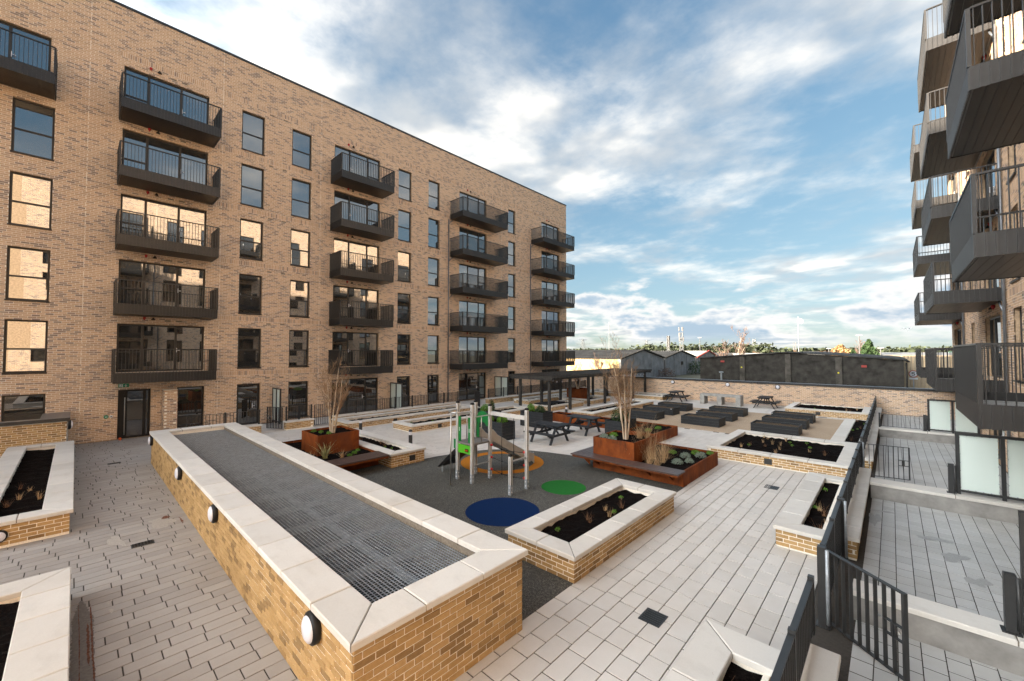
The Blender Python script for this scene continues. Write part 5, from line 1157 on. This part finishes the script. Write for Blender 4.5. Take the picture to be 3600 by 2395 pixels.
# ------------------------------------------------------------------ pavers
def lay(parent, strips, ln, x_w, gap, area, skip, single, stuff, n_single, zt, name, jitter=0.25, gy=0.014):
    pool = []
    for xi, x in enumerate(strips):
        y = area[1] - random.uniform(0, ln)
        while y < area[3]:
            l_ = ln * random.choice((1.0, 1.0, 1.0, 0.82, 1.18)) if jitter else ln
            c = (x + x_w / 2, y + l_ / 2)
            if not skip(c, x, y, x + x_w, y + l_): pool.append((x + gap / 2, y + gy / 2, x + x_w - gap / 2, y + l_ - gy / 2))
            y += l_
    sc = []
    for b in pool:
        p = ((b[0] + b[2]) / 2, (b[1] + b[3]) / 2, zt); px = photo_size(p, math.sqrt((b[2] - b[0]) * (b[3] - b[1])))
        d = (Vector(p) - CAM).length; sc.append(px * math.sqrt((CAM.z - zt) / d))
    order = sorted(range(len(pool)), key=lambda i: -sc[i]); L = world_loc(parent); mc = {}
    sing = [i for i in order[:n_single] if sc[i] > 10]; ss = set(sing)
    for i in sing:
        b = pool[i]; w, l_ = b[2] - b[0], b[3] - b[1]; k = (round(w, 3), round(l_, 3))
        if k not in mc: m = MB().prism([(0, 0), (w, 0), (w, l_), (0, l_)], -0.03, 0.0, 0.0025).mesh(name); m.materials.append(single); mc[k] = m
        ob(name, mc[k], None, parent, Vector((b[0], b[1], zt + random.uniform(-0.0015, 0.0015))) - L)
    rest = [pool[i] for i in range(len(pool)) if i not in ss]; A = np.array(rest); j = rng.uniform(-0.0015, 0.0015, len(A))
    lo = np.stack([A[:, 0], A[:, 1], np.full(len(A), zt - 0.03)], 1); hi = np.stack([A[:, 2], A[:, 3], zt + j], 1)
    ob(name + 's', boxes_mesh(name, lo, hi, True), stuff, parent, kind='stuff')
def in_foot(b): return any(f[0] < b[0] and b[2] < f[2] and f[1] < b[1] and b[3] < f[3] for f in FOOT)
GR = (-12.25, 20.48, -1.95, 28.55)
def skip_r(c, x0, y0, x1, y1):
    if c[0] < -3.75 and c[1] < 4.1: return True
    return in_foot((x0, y0, x1, y1)) or (inside((x0, y0), RUB) and inside((x1, y1), RUB) and inside((x1, y0), RUB) and inside((x0, y1), RUB)) or (GR[0] < c[0] < GR[2] and GR[1] < c[1] < GR[3])
lay(paving, np.arange(-24.0, -0.96, 0.262), 0.44, 0.262, 0.012, (0, 0.8, 0, 33.1), skip_r, M_slab_i, M_slab_s, 300, 0.0, 'paving_slab', gy=0.02)
lp_ = struct('left_path', MB().box(-24.16, -4.5, -0.0118, -3.7, 1.80, -0.0085), M_joint)
lay(lp_, np.arange(-24.1, -3.7, 0.212), 0.43, 0.212, 0.012, (0, -4.0, 0, 1.86), lambda c, *b: in_foot(b), M_path_i, M_path_s, 300, 0.0, 'paving_slab')
lay(paving, np.arange(-24.1, -18.3, 0.212), 0.43, 0.212, 0.010, (0, 1.80, 0, 4.2), lambda c, *b: in_foot(b), M_path_i, M_path_s, 0, 0.0, 'path_paver')
lay(terrace, np.arange(-0.44, 2.5, 0.212), 0.30, 0.212, 0.011, (0, 0.5, 0, 33.0), lambda c, *b: in_foot(b), M_set_i, M_set_s, 300, 0.0, 'paving_sett', 0, 0.02)
# rust and damp marks on the left path, some shade painted in
M_rust = simple('rust_mark', (0.15, 0.06, 0.035), 0.9, nscale=30, amt=0.5); M_damp = simple('damp_or_shade_mark', (0.40, 0.37, 0.335), 0.6, nscale=40, amt=0.2); M_damp_shade = simple('damp_shade_strip', (0.17, 0.155, 0.14), 0.6, nscale=30, amt=0.25)
def blot(name, c, rx, ry, mat, seed, parent, z=0.0035, rot=0.0, n=26):
    rd = random.Random(seed); m = MB(); ph = [rd.uniform(0, 6.28) for _ in range(4)]; pts = []
    for k in range(n):
        a = 2 * math.pi * k / n; q = 1 + 0.28 * math.sin(2 * a + ph[0]) + 0.2 * math.sin(3 * a + ph[1]) + 0.14 * math.sin(5 * a + ph[2]) + 0.08 * math.sin(9 * a + ph[3]); x, y = rx * q * math.cos(a), ry * q * math.sin(a)
        pts.append((c[0] + x * math.cos(rot) - y * math.sin(rot), c[1] + x * math.sin(rot) + y * math.cos(rot), z))
    m.add(pts + [(c[0], c[1], z)], [(k, (k + 1) % n, n) for k in range(n)]); ob(name, m, mat, parent)
for i, (c, rx, ry, mt, r) in enumerate([((-11.2, 0.62), 0.42, 0.08, M_damp, 0.1), ((-11.7, 1.35), 0.4, 0.16, M_damp, 0.3), ((-8.55, 0.42), 0.05, 0.03, M_damp, 0), ((-8.25, 0.43), 0.05, 0.03, M_damp, 0)]):
    blot('rust_mark' if mt is M_rust else 'damp_or_shade_mark', c, rx, ry, mt, 500 + i, lp_, 0.0035 + 0.0003 * i, r)
def ribbon(name, x0, x1, y, w, rag, mat, seed, z):
    rd = random.Random(seed); n = max(6, int((x1 - x0) / 0.035)); m = MB(); ph = rd.uniform(0, 6)
    for k in range(n + 1):
        x = x0 + (x1 - x0) * k / n; e = min(1.0, 6 * min(k, n - k) / n + 0.15); q = y + rag * 0.5 * math.sin(x * 3 + ph)
        m.v += [(x, q - w / 2 * e + rd.uniform(-rag, rag), z), (x, q + w / 2 * e + rd.uniform(-rag, rag), z)]
    for k in range(n): m.f.append((2 * k, 2 * k + 2, 2 * k + 3, 2 * k + 1))
    ob(name, m, mat, lp_)
ribbon('damp_or_shade_mark', -8.9, -4.6, 0.14, 0.20, 0.012, M_damp_shade, 1, 0.0031); ribbon('rust_mark', -8.8, -5.0, 0.11, 0.008, 0.003, M_rust, 2, 0.0036); ribbon('rust_mark', -8.7, -6.4, 0.225, 0.016, 0.004, M_rust, 3, 0.0040); ribbon('rust_mark', -8.1, -7.0, 0.19, 0.022, 0.006, M_rust, 4, 0.0044)  # dark ribbon along the planter: damp with its shadow strip painted in
ribbon('rust_mark', -12.1, -11.9, 1.46, 0.12, 0.03, M_rust, 5, 0.0066); ribbon('rust_mark', -11.8, -11.3, 1.66, 0.03, 0.02, M_rust, 6, 0.0070)
M_damp2 = simple('terrace_damp', (0.32, 0.32, 0.315), 0.5, nscale=40, amt=0.2)
for i, (c, rx, ry) in enumerate([((0.75, 10.9), 0.16, 0.22), ((0.95, 10.0), 0.13, 0.18), ((0.55, 11.7), 0.22, 0.12), ((-0.2, 12.9), 0.2, 0.06), ((-0.35, 12.2), 0.08, 0.5)]): blot('damp_or_shade_mark', c, rx, ry, M_damp2, 520 + i, terrace, 0.0035 + 0.0003 * i)

# ------------------------------------------------------------------ beyond the wall
M_sheet = simple('old_roof_sheet', (0.06, 0.06, 0.06), 0.85, spec=0.15, nscale=0.7, amt=0.5, detail=8); M_gold = simple('pebble_render', (0.46, 0.33, 0.165), 0.95, nscale=5, amt=0.35, bs=0.3)
M_greyr = simple('grey_gable_render', (0.22, 0.225, 0.23), 0.9, nscale=0.9, amt=0.35, detail=9); M_dash = simple('dark_pebbledash', (0.055, 0.052, 0.047), 0.95, spec=0.08, nscale=1.6, amt=0.5, bs=0.4, bd=0.03, detail=10)
M_dpost = simple('weathered_post', (0.095, 0.088, 0.078), 0.95, nscale=2.0, amt=0.4, spec=0.1); M_redt = simple('red_trim', (0.35, 0.05, 0.04), 0.6); M_whitew = simple('white_cladding', (0.55, 0.53, 0.48), 0.7, nscale=1.0, amt=0.15); M_tan = simple('tan_cladding', (0.42, 0.33, 0.22), 0.7, nscale=0.8, amt=0.2); M_greenr = simple('green_roof', (0.08, 0.20, 0.14), 0.6)
def warehouse(label, xf, y0, y1, yp, ze, zp, depth, wall, gable, trim, roofm, pil=()):
    """gable end in the plane x = xf facing +x, ridge running towards -x"""
    t = thing('warehouse', label, 'warehouse', (xf, yp, -0.35)); g = -0.35
    ob('gable_wall', MB().add([(xf, y0, g), (xf, y1, g), (xf, y1, ze), (xf, yp, zp - 0.08), (xf, y0, ze), (xf - .3, y0, g), (xf - .3, y1, g), (xf - .3, y1, ze), (xf - .3, yp, zp - 0.08), (xf - .3, y0, ze)], [(0, 1, 2, 3, 4), (9, 8, 7, 6, 5), (0, 4, 9, 5), (1, 6, 7, 2)]), gable, t)
    ob('side_wall', MB().box(xf - depth, y0 + 0.002, g, xf - .302, y0 + .3, ze - 0.03), wall, t); ob('side_wall', MB().box(xf - depth, y1 - .3, g, xf - .302, y1 - 0.002, ze - 0.03), wall, t)
    for a, za, b, zb in ((y0 - .25, ze - 0.06, yp, zp), (y1 + .25, ze - 0.06, yp, zp)):
        m = MB(); n = int(depth / 0.5)
        for i in range(n):
            x = xf + 0.2 - i * 0.5; m.add([(x, a, za), (x - .25, a, za + .07), (x - .25, b, zb + .07), (x, b, zb)], [(0, 1, 2, 3)]); m.add([(x - .25, a, za + .07), (x - .5, a, za), (x - .5, b, zb), (x - .25, b, zb + .07)], [(0, 1, 2, 3)])
        ob('roof_slope', m, roofm, t)
        ob('verge_trim', MB().bar((xf + .12, a, za + .06), (xf + .12, b, zb + .06), 0.26, 0.2), trim, t)
    for y in pil: ob('pilaster', MB().box(xf - .05, y - .2, g, xf + .08, y + .2, ze + (zp - ze) * (1 - abs(y - yp) / (y1 - yp)) - 0.25), gable, t)
    return t
warehouse('old warehouse with sunlit tan side wall and grey gable, left of the gables', -28, 52.6, 67.4, 59.8, 2.82, 4.12, 60, M_gold, M_greyr, M_dash, M_sheet, (56.5, 62.6))
w2 = warehouse('grey gabled warehouse, middle of the three gables', -28, 68.1, 82.4, 75.2, 2.83, 3.98, 50, M_gold, M_greyr, M_dash, M_sheet, (72, 78))
ob('gable_vent', MB().box(-27.95, 75.0, 1.5, -27.8, 75.6, 2.1), M_dash, w2)
warehouse('pale roofed warehouse with red gable trim', -28, 83.4, 96.4, 90.4, 2.75, 4.05, 40, M_tan, M_greyr, M_redt, M_whitew)
t = thing('dark_shed', 'dark pebble dashed shed wall behind the garden wall', 'shed', (-7, 45, -0.35)); g = -0.35
ob('gable_wall', MB().add([(-14.8, 45, g), (0.7, 45, g), (0.7, 45, 3.1), (-7.02, 45, 3.68), (-14.8, 45, 3.1), (-14.8, 45.3, g), (0.7, 45.3, g), (0.7, 45.3, 3.1), (-7.02, 45.3, 3.68), (-14.8, 45.3, 3.1)], [(0, 1, 2, 3, 4), (9, 8, 7, 6, 5), (1, 6, 7, 2), (0, 4, 9, 5)]), M_dash, t)
ob('side_wall', MB().box(0.4, 45.302, g, 0.698, 78, 3.05), M_dash, t); ob('side_wall', MB().box(-14.798, 45.302, g, -14.5, 60, 3.05), M_dash, t)
for a, b in (((-15.0, 3.09), (-7.02, 3.70)), ((0.9, 3.09), (-7.02, 3.70))): ob('roof_slope', MB().add([(a[0], 44.85, a[1]), (b[0], 44.85, b[1]), (b[0], 78, b[1]), (a[0], 78, a[1]), (a[0], 44.85, a[1] + .1), (b[0], 44.85, b[1] + .1), (b[0], 78, b[1] + .1), (a[0], 78, a[1] + .1)], [(3, 2, 1, 0), (4, 5, 6, 7), (0, 1, 5, 4), (2, 3, 7, 6), (3, 0, 4, 7)]), M_sheet, t)
for x, z in ((-10.8, 3.3), (-7.02, 3.56), (-3.35, 3.3)): ob('pilaster', MB().box(x - .22, 44.86, g, x + .22, 44.998, z), M_dpost, t)
for x, z in ((-12.6, 2.8), (-1.7, 2.55)): ob('small_vent', MB().box(x - .17, 44.92, z - .09, x + .17, 44.999, z + .09), M_redt, t)
for x, z in ((-10.85, 2.25), (-3.38, 1.95)): ob('yellow_spot', MB().lathe([(0.07, 0), (0.05, 0.01)], (0, 0), 10).mesh('spot'), simple('yellow_paint', (0.7, 0.62, 0.03), 0.6), t, Vector((x, 44.85, z)) - world_loc(t)).rotation_euler = (R(90), 0, 0)
ob('eaves_gutter', MB().bar((0.98, 44.8, 2.98), (0.98, 78, 2.98), 0.14, 0.12), M_dash, t); ob('downpipe', MB().tube([(0.85, 44.9, -0.3), (0.85, 44.9, 2.9)], 0.06, 8), M_dash, t)
t = thing('corrugated_hoarding', 'sunlit tan corrugated hoarding beyond the right terraces', 'fence', (4, 66, -0.35))
cm = MB().add([(0, 0, -0.35), (0.09, -0.05, -0.35), (0.2, -0.05, -0.35), (0.29, 0, -0.35), (0, 0, 3.3), (0.09, -0.05, 3.3), (0.2, -0.05, 3.3), (0.29, 0, 3.3)], [(0, 1, 5, 4), (1, 2, 6, 5), (2, 3, 7, 6)]).mesh('sheet'); cm.materials.append(M_tan)
for i in range(34): ob('sheet', cm, None, t, Vector((0.9 + i * 0.3, 66, 0)) - world_loc(t))
t = thing('speed_sign', 'round white and red speed sign reading 5 before the hoarding', 'sign', (1.5, 55, -0.35))
ob('post', MB().tube([(1.5, 55.05, -0.35), (1.5, 55.05, 1.5)], 0.04, 8), M_galv, t); sc_ = ob('red_rim', MB().lathe([(0.34, 0), (0.34, 0.02)], (0, 0), 28).mesh('rim'), M_redt, t, Vector((1.5, 55.0, 1.65)) - world_loc(t)); sc_.rotation_euler = (R(90), 0, 0)
ob('white_face', MB().lathe([(0.275, 0.021), (0.275, 0.03)], (0, 0), 28).mesh('face'), M_white, sc_, (0, 0, 0))
d5 = MB()
for a, b in (((-.09, .15), (.10, .15)), ((-.09, .15), (-.10, .02)), ((-.10, .02), (.03, .05)), ((.03, .05), (.10, -.03)), ((.10, -.03), (.06, -.13)), ((.06, -.13), (-.11, -.13))): d5.bar((a[0], a[1], 0.034), (b[0], b[1], 0.034), 0.05, 0.006)
ob('numeral', d5, M_black, sc_, (0, 0, 0)); ob('plate', MB().box(1.2, 54.97, 1.12, 1.8, 55.0, 1.28), M_white, t)
# parked car behind the wall
t = thing('parked_car', 'dark red car roof with rails showing over the garden wall', 'car', (1.5, 39.5, -0.35)); xx, yy, zz = 1.5, 39.5, -0.35
def hull(prof, hw): 
    m = MB(); n = len(prof); m.add([(xx - hw, yy + a, zz + b) for a, b in prof] + [(xx + hw, yy + a, zz + b) for a, b in prof], [tuple(range(n)), tuple(reversed(range(n, 2 * n)))] + [(i, n + i, n + (i + 1) % n, (i + 1) % n) for i in range(n)]); return m
ob('body', hull([(-2.0, .25), (-2.05, .6), (-1.9, .8), (-0.9, .88), (1.7, .9), (2.0, .8), (2.05, .4), (1.95, .25)], 0.86), M_redt, t)
ob('cabin_glass', hull([(-0.95, .87), (-0.25, 1.27), (1.1, 1.28), (1.75, .89)], 0.74), M_glass, t); ob('roof', hull([(-0.3, 1.27), (-0.2, 1.32), (1.05, 1.33), (1.15, 1.28)], 0.72), M_redt, t)
for sx in (-1, 1):
    ob('roof_rail', MB().tube([(xx + sx * .6, yy - .15, zz + 1.36), (xx + sx * .6, yy + 1.0, zz + 1.36)], 0.02, 6), M_black, t)
    for wy in (-1.25, 1.25):
        w = ob('wheel', MB().tube([(xx + sx * .70, yy + wy, zz + .31), (xx + sx * .89, yy + wy, zz + .31)], 0.31, 20), M_black, t); ob('rim', MB().tube([(xx + sx * .88, yy + wy, zz + .31), (xx + sx * .90, yy + wy, zz + .31)], 0.19, 16), M_galv, w, (0, 0, 0))
    ob('headlight', MB().box(xx + sx * .55 - .18, yy - 2.06, zz + .58, xx + sx * .55 + .18, yy - 1.98, zz + .70), M_lamp, t)
# masts, pylons and lamps
def lattice(m, x, y, z0, z1, w0, w1, r, n=8):
    for k in range(n):
        f0, f1 = k / n, (k + 1) / n; a0 = w0 + (w1 - w0) * f0; a1 = w0 + (w1 - w0) * f1; c0 = [(x + sx * a0, y + sy * a0, z0 + (z1 - z0) * f0) for sx, sy in ((-1, -1), (1, -1), (1, 1), (-1, 1))]; c1 = [(x + sx * a1, y + sy * a1, z0 + (z1 - z0) * f1) for sx, sy in ((-1, -1), (1, -1), (1, 1), (-1, 1))]
        for i in range(4): m.tube([c0[i], c1[i]], r, 4, False); m.tube([c0[i], c1[(i + 1) % 4]], r * 0.7, 4, False)
M_mast2 = simple('antenna_grey', (0.09, 0.09, 0.095), 0.6); M_mast = simple('mast_steel', (0.22, 0.23, 0.24), 0.6)
def pylon(label, x, y, top, s_=1.0):
    t = thing('power_pylon', label, 'pylon', (x, y, -0.35), 'power pylons on the horizon'); m = MB(); lattice(m, x, y, -0.35, top, 2.6 * s_, 0.4 * s_, 0.16 * s_, 7); ob('tower', m, M_mast, t, kind='stuff'); C_ = C_R
    for z, w in ((top - 1.0, 3.2), (top - 4.2 * s_, 5.6), (top - 7.4 * s_, 4.2)):
        a = Vector((x, y, z)); ob('cross_arm', MB().bar(a - C_ * w * s_, a + C_ * w * s_, 0.35 * s_, 0.35 * s_), M_mast, t)
pylon('large power pylon on the horizon right of the left block', -229.5, 351.8, 17.6, 1.25); pylon('power pylon on the horizon above the left warehouse roof', -217.2, 472.5, 18.9, 1.2); pylon('distant power pylon left of the phone mast', -215.9, 559.8, 16.0, 1.1)
def mast(label, x, y, top, r=0.09, cat='mast', extras=()):
    t = thing('mast', label, cat, (x, y, -0.35)); ob('pole', MB().tube([(x, y, -0.35), (x, y, top)], [r, r * 0.6], 8), M_mast, t)
    for e in extras: e(t, x, y, top)
    return t
mast('very thin tall aerial mast right of the left block', -98.7, 174.0, 18.4, 0.16, extras=[lambda t, x, y, z: ob('side_aerial', MB().tube([(x, y, z - 8), (x + 1.2, y, z - 7.8), (x + 1.2, y, z - 5)], 0.06, 5), M_mast, t)])
mast('dish antenna mast above the dark shed', -20.4, 148.6, 14.6, 0.13, extras=[lambda t, x, y, z: ob('dish', MB().lathe([(0.2, 0.0), (0.75, 0.25), (0.78, 0.26), (0.3, 0.05)], (0, 0), 18).mesh('dish'), M_white, t, (0.5, -0.6, z - 1.2)).__setattr__('rotation_euler', (R(75), 0, R(20)))])
def phone_mast(label, x, y, top, w):
    t = thing('phone_mast', label, 'mast', (x, y, -0.35)); m = MB(); lattice(m, x, y, -0.35, top - 2, w, w * 0.7, 0.07, 8); ob('tower', m, M_mast, t, kind='stuff')
    for z in (top - 0.9, top - 2.8, top - 4.4):
        for k in range(3): a = k * 2.09 + z; px_, py_ = x + w * 1.3 * math.cos(a), y + w * 1.3 * math.sin(a); ob('antenna_panel', MB().box(px_ - .18, py_ - .12, z - .7, px_ + .12, py_ + .12, z + .7), M_mast2, t)
    return t
phone_mast('phone mast crowded with white antennas on the skyline', -52.2, 140.6, 12.6, 0.55); phone_mast('slender distant phone mast left of the dish mast', -42.7, 296.9, 10.2, 0.6)
t = thing('lattice_mast', 'short lattice mast left of the phone mast', 'mast', (-56.1, 139.1, -0.35)); m = MB(); lattice(m, -56.1, 139.1, -0.35, 9.5, 0.35, 0.35, 0.06, 9); ob('tower', m, M_mast, t, kind='stuff'); ob('screen_panel', MB().box(-56.6, 138.9, 5.2, -55.6, 139.3, 9.4), M_frame, t)
t = thing('lattice_mast', 'far lattice mast right of the leaning tree', 'mast', (-74.1, 342.1, -0.35)); m = MB(); lattice(m, -74.1, 342.1, -0.35, 13.8, 1.1, 0.8, 0.14, 9); ob('tower', m, M_mast, t, kind='stuff')
def street_lamp(label, x, y, top):
    t = thing('street_lamp', label, 'street lamp', (x, y, -0.35), 'street lamps beyond the wall'); ob('pole', MB().tube([(x, y, -0.35), (x, y, top)], [0.12, 0.08], 8), M_mast2, t); ob('lamp_head', MB().box(x - .5, y - .2, top - .05, x + .5, y + .2, top + .12), M_mast, t)
street_lamp('pale street lamp above the red trimmed warehouse', -40.6, 123.5, 8.0); street_lamp('tall pale street lamp left of the conifer', -4.8, 109.9, 7.2); street_lamp('short street lamp right of the conifer', -1.6, 112.0, 4.6); street_lamp('short street lamp left of the willow', -11.6, 130.0, 4.7)
# trees beyond
birch('leaning bare tree above the dark shed', (-23.4, 92.3, -0.35), 8.6, 2, 31, 'tree', 0.06, (0.16, 0.03), (M_bark, M_btree, M_btree), 8, 0.16).name = 'bare_tree'
birch('small bare tree by the red trimmed warehouse', (-21.6, 77.0, -0.35), 6.0, 2, 33, 'tree', 0.12, (0, 0), (M_btree, M_btree, M_btree), 6, 0.1).name = 'bare_tree'
birch('bare round tree right of the willow', (-7.0, 139.8, -0.35), 6.6, 3, 35, 'tree', 0.25, (0, 0), (M_btree, M_btree, M_btree), 14, 0.2).name = 'bare_tree'
birch('bare tree before the left warehouse wall', (-30.5, 50.5, -0.35), 3.6, 3, 37, 'tree', 0.25, (0, 0), (M_btree, M_btree, M_btree), 5, 0.07).name = 'bare_tree'
def leafy(name, label, p, prof, n, ls, mat, seed, trunk_h, group=None):
    rd = random.Random(seed); t = thing(name, label, 'tree', p, group); m = MB(); H_ = prof[-1][1]
    for i in range(n):
        z = H_ * rd.random() ** 0.9; r = 0
        for (r0, z0), (r1, z1) in zip(prof, prof[1:]):
            if z0 <= z <= z1: r = r0 + (r1 - r0) * (z - z0) / (z1 - z0)
        a = rd.uniform(0, 6.28); q = r * (0.45 + 0.55 * rd.random() ** 0.5) * (0.8 + 0.25 * math.sin(3 * a + z * 2.1)); c = Vector((q * math.cos(a), q * math.sin(a), z)); nn = Vector((rd.gauss(0, 1), rd.gauss(0, 1), rd.gauss(0, 1))).normalized(); u = nn.orthogonal().normalized(); v = nn.cross(u); l1 = ls * rd.uniform(0.6, 1.4); o = len(m.v)
        m.v += [tuple(c - u * l1), tuple(c + v * l1 * .5), tuple(c + u * l1), tuple(c - v * l1 * .5)]; m.f.append((o, o + 1, o + 2, o + 3))
    ob('trunk', MB().tube([(0, 0, 0), (0, 0, trunk_h)], [0.16, 0.06], 7), M_btree, t, (0, 0, 0)); ob('crown', m, mat, t, (0, 0, 0), kind='stuff'); return t
leafy('conifer_tree', 'dark green pointed conifer on the right skyline', (-3.7, 119.9, -0.35), [(0.6, 0.6), (2.9, 1.4), (2.2, 3.2), (1.1, 5.2), (0.08, 6.9)], 2600, 0.30, M_everg, 1, 6.0); leafy('conifer_tree', 'smaller green conifer beside the pointed one', (-6.3, 119.0, -0.35), [(0.6, 0.4), (1.7, 1.4), (1.0, 3.2), (0.08, 4.6)], 1300, 0.28, M_everg, 2, 4.0)
leafy('willow_tree', 'glowing orange twigged willow on the right skyline', (-9.2, 129.7, -0.35), [(1.4, 0.3), (3.0, 2.0), (2.4, 4.2), (0.3, 6.0)], 2600, 0.26, M_will, 3, 4.0)
bush('ivy_shrub', 'ivy and brambles against the middle grey gable', 'shrub', (-27.0, 79.5, -0.35), M_everg, 2.2, 2.6, 900, 0.14, 4); bush('ivy_shrub', 'low green brambles at the foot of the left grey gable', 'shrub', (-27.2, 66.0, -0.35), M_btree, 1.8, 1.6, 600, 0.12, 5)
m = MB(); rd = random.Random(99)
for i in range(420):
    f = i / 420; az = R(-38 + 44 * f) ; d = rd.uniform(300, 420); x, y = d * math.sin(az), d * math.cos(az); hh = rd.uniform(3.2, 5.2) * (1.3 if 0.28 < f < 0.62 else 0.85); rr = rd.uniform(4, 7)
    for k in range(34):
        c = Vector((x + rd.gauss(0, 0.5) * rr, y + rd.gauss(0, .5) * rr, 0.5 + rd.betavariate(1.6, 1.6) * 1.6 * hh)); u = Vector((rd.gauss(0, 1), rd.gauss(0, 1), rd.gauss(0, .7))).normalized(); v = u.orthogonal().normalized(); l1 = rd.uniform(0.7, 1.6); o = len(m.v); m.v += [tuple(c - u * l1), tuple(c + v * l1 * .7), tuple(c + u * l1), tuple(c - v * l1 * .7)]; m.f.append((o, o + 1, o + 2, o + 3))
tl = tag(ob('tree_line', m, M_far), 'far dark wood along the horizon', 'wood'); tl['kind'] = 'stuff'
m = MB()
for i in range(240):
    az = R(-38 + 44 * rd.random()); d = rd.uniform(190, 260); x, y = d * math.sin(az), d * math.cos(az); rr = rd.uniform(2, 4)
    for k in range(18):
        c = Vector((x + rd.gauss(0, .5) * rr, y + rd.gauss(0, .5) * rr, 0.2 + abs(rd.gauss(0, 1.2)))); u = Vector((rd.gauss(0, 1), rd.gauss(0, 1), rd.gauss(0, .7))).normalized(); v = u.orthogonal().normalized(); l1 = rd.uniform(0.5, 1.3); o = len(m.v); m.v += [tuple(c - u * l1), tuple(c + v * l1 * .7), tuple(c + u * l1), tuple(c - v * l1 * .7)]; m.f.append((o, o + 1, o + 2, o + 3))
tl = tag(ob('scrub', m, leafmat('brown_scrub', (0.17, 0.11, 0.065), 0.4)), 'brown leafless scrub before the far wood', 'scrub'); tl['kind'] = 'stuff'
def shed(label, x, y, w, d, h, rise, wallm, roofm, rot=0.0):
    t = thing('industrial_shed', label, 'shed', (x, y, -0.35), 'sheds beyond the wall', rot); ob('walls', MB().box(-w / 2, -d / 2, 0, w / 2, d / 2, h), wallm, t, (0, 0, 0))
    ob('roof', MB().add([(-w / 2 - .3, -d / 2 - .3, h - .05), (w / 2 + .3, -d / 2 - .3, h - .05), (w / 2 + .3, 0, h + rise), (-w / 2 - .3, 0, h + rise), (w / 2 + .3, d / 2 + .3, h - .05), (-w / 2 - .3, d / 2 + .3, h - .05)], [(0, 1, 2, 3), (3, 2, 4, 5), (0, 3, 5), (1, 4, 2)]), roofm, t, (0, 0, 0))
    ob('door', MB().box(-w * .2, -d / 2 - .05, 0, -w * .2 + 3, -d / 2 + .01, h * .7), M_mast, t, (0, 0, 0))
for i, (lb, x, y, w, d, h, rs, wm, rm_, ro) in enumerate([('long cream shed at the right horizon', 6, 150, 34, 14, 3.4, 0.7, M_tan, M_mast, 0), ('green roofed shed at the far right', 20, 165, 16, 16, 3.8, 0.6, M_whitew, M_greenr, 0), ('white low shed left of the willow', -30, 175, 26, 12, 3.2, 0.5, M_whitew, M_whitew, 0.1), ('pale shed right of the leaning tree', -40, 160, 16, 12, 3.0, 0.9, M_whitew, M_whitew, 0.2), ('dark roofed house beside the leaning tree', -33, 110, 8, 7, 2.9, 1.1, M_tan, M_sheet, 0.3), ('white flat shed far behind the warehouses', -90, 200, 26, 12, 3.6, 0.6, M_whitew, M_whitew, 0.4), ('grey shed far behind the warehouses', -125, 215, 30, 14, 3.6, 0.7, M_conc, M_mast, 0.5), ('tan shed with grey roof beside the aerial mast', -112, 190, 18, 10, 3.2, 0.8, M_tan, M_sheet, 0.5), ('pale warehouse between the phone mast and the street lamp', -58, 165, 24, 12, 3.4, 0.6, M_conc, M_whitew, 0.3), ('red brick building under the far wood', -16, 210, 22, 10, 3.0, 1.6, M_redt, M_sheet, 0.0)]):
    shed(lb, x, y, w, d, h, rs, wm, rm_, ro)
tag(ob('gull', MB().add([(1.5, 70, 6.5), (1.25, 70.1, 6.75), (0.95, 70.1, 6.62), (1.45, 70.2, 6.58), (1.7, 70.1, 6.85), (1.9, 70.1, 6.7), (1.5, 69.7, 6.45), (1.52, 70.5, 6.48), (1.5, 70.1, 6.4)], [(0, 1, 2, 3), (0, 3, 5, 4), (6, 0, 8), (7, 8, 0), (6, 3, 7), (6, 8, 3), (3, 8, 7)]), M_white), 'white gull gliding below the right balconies', 'bird')
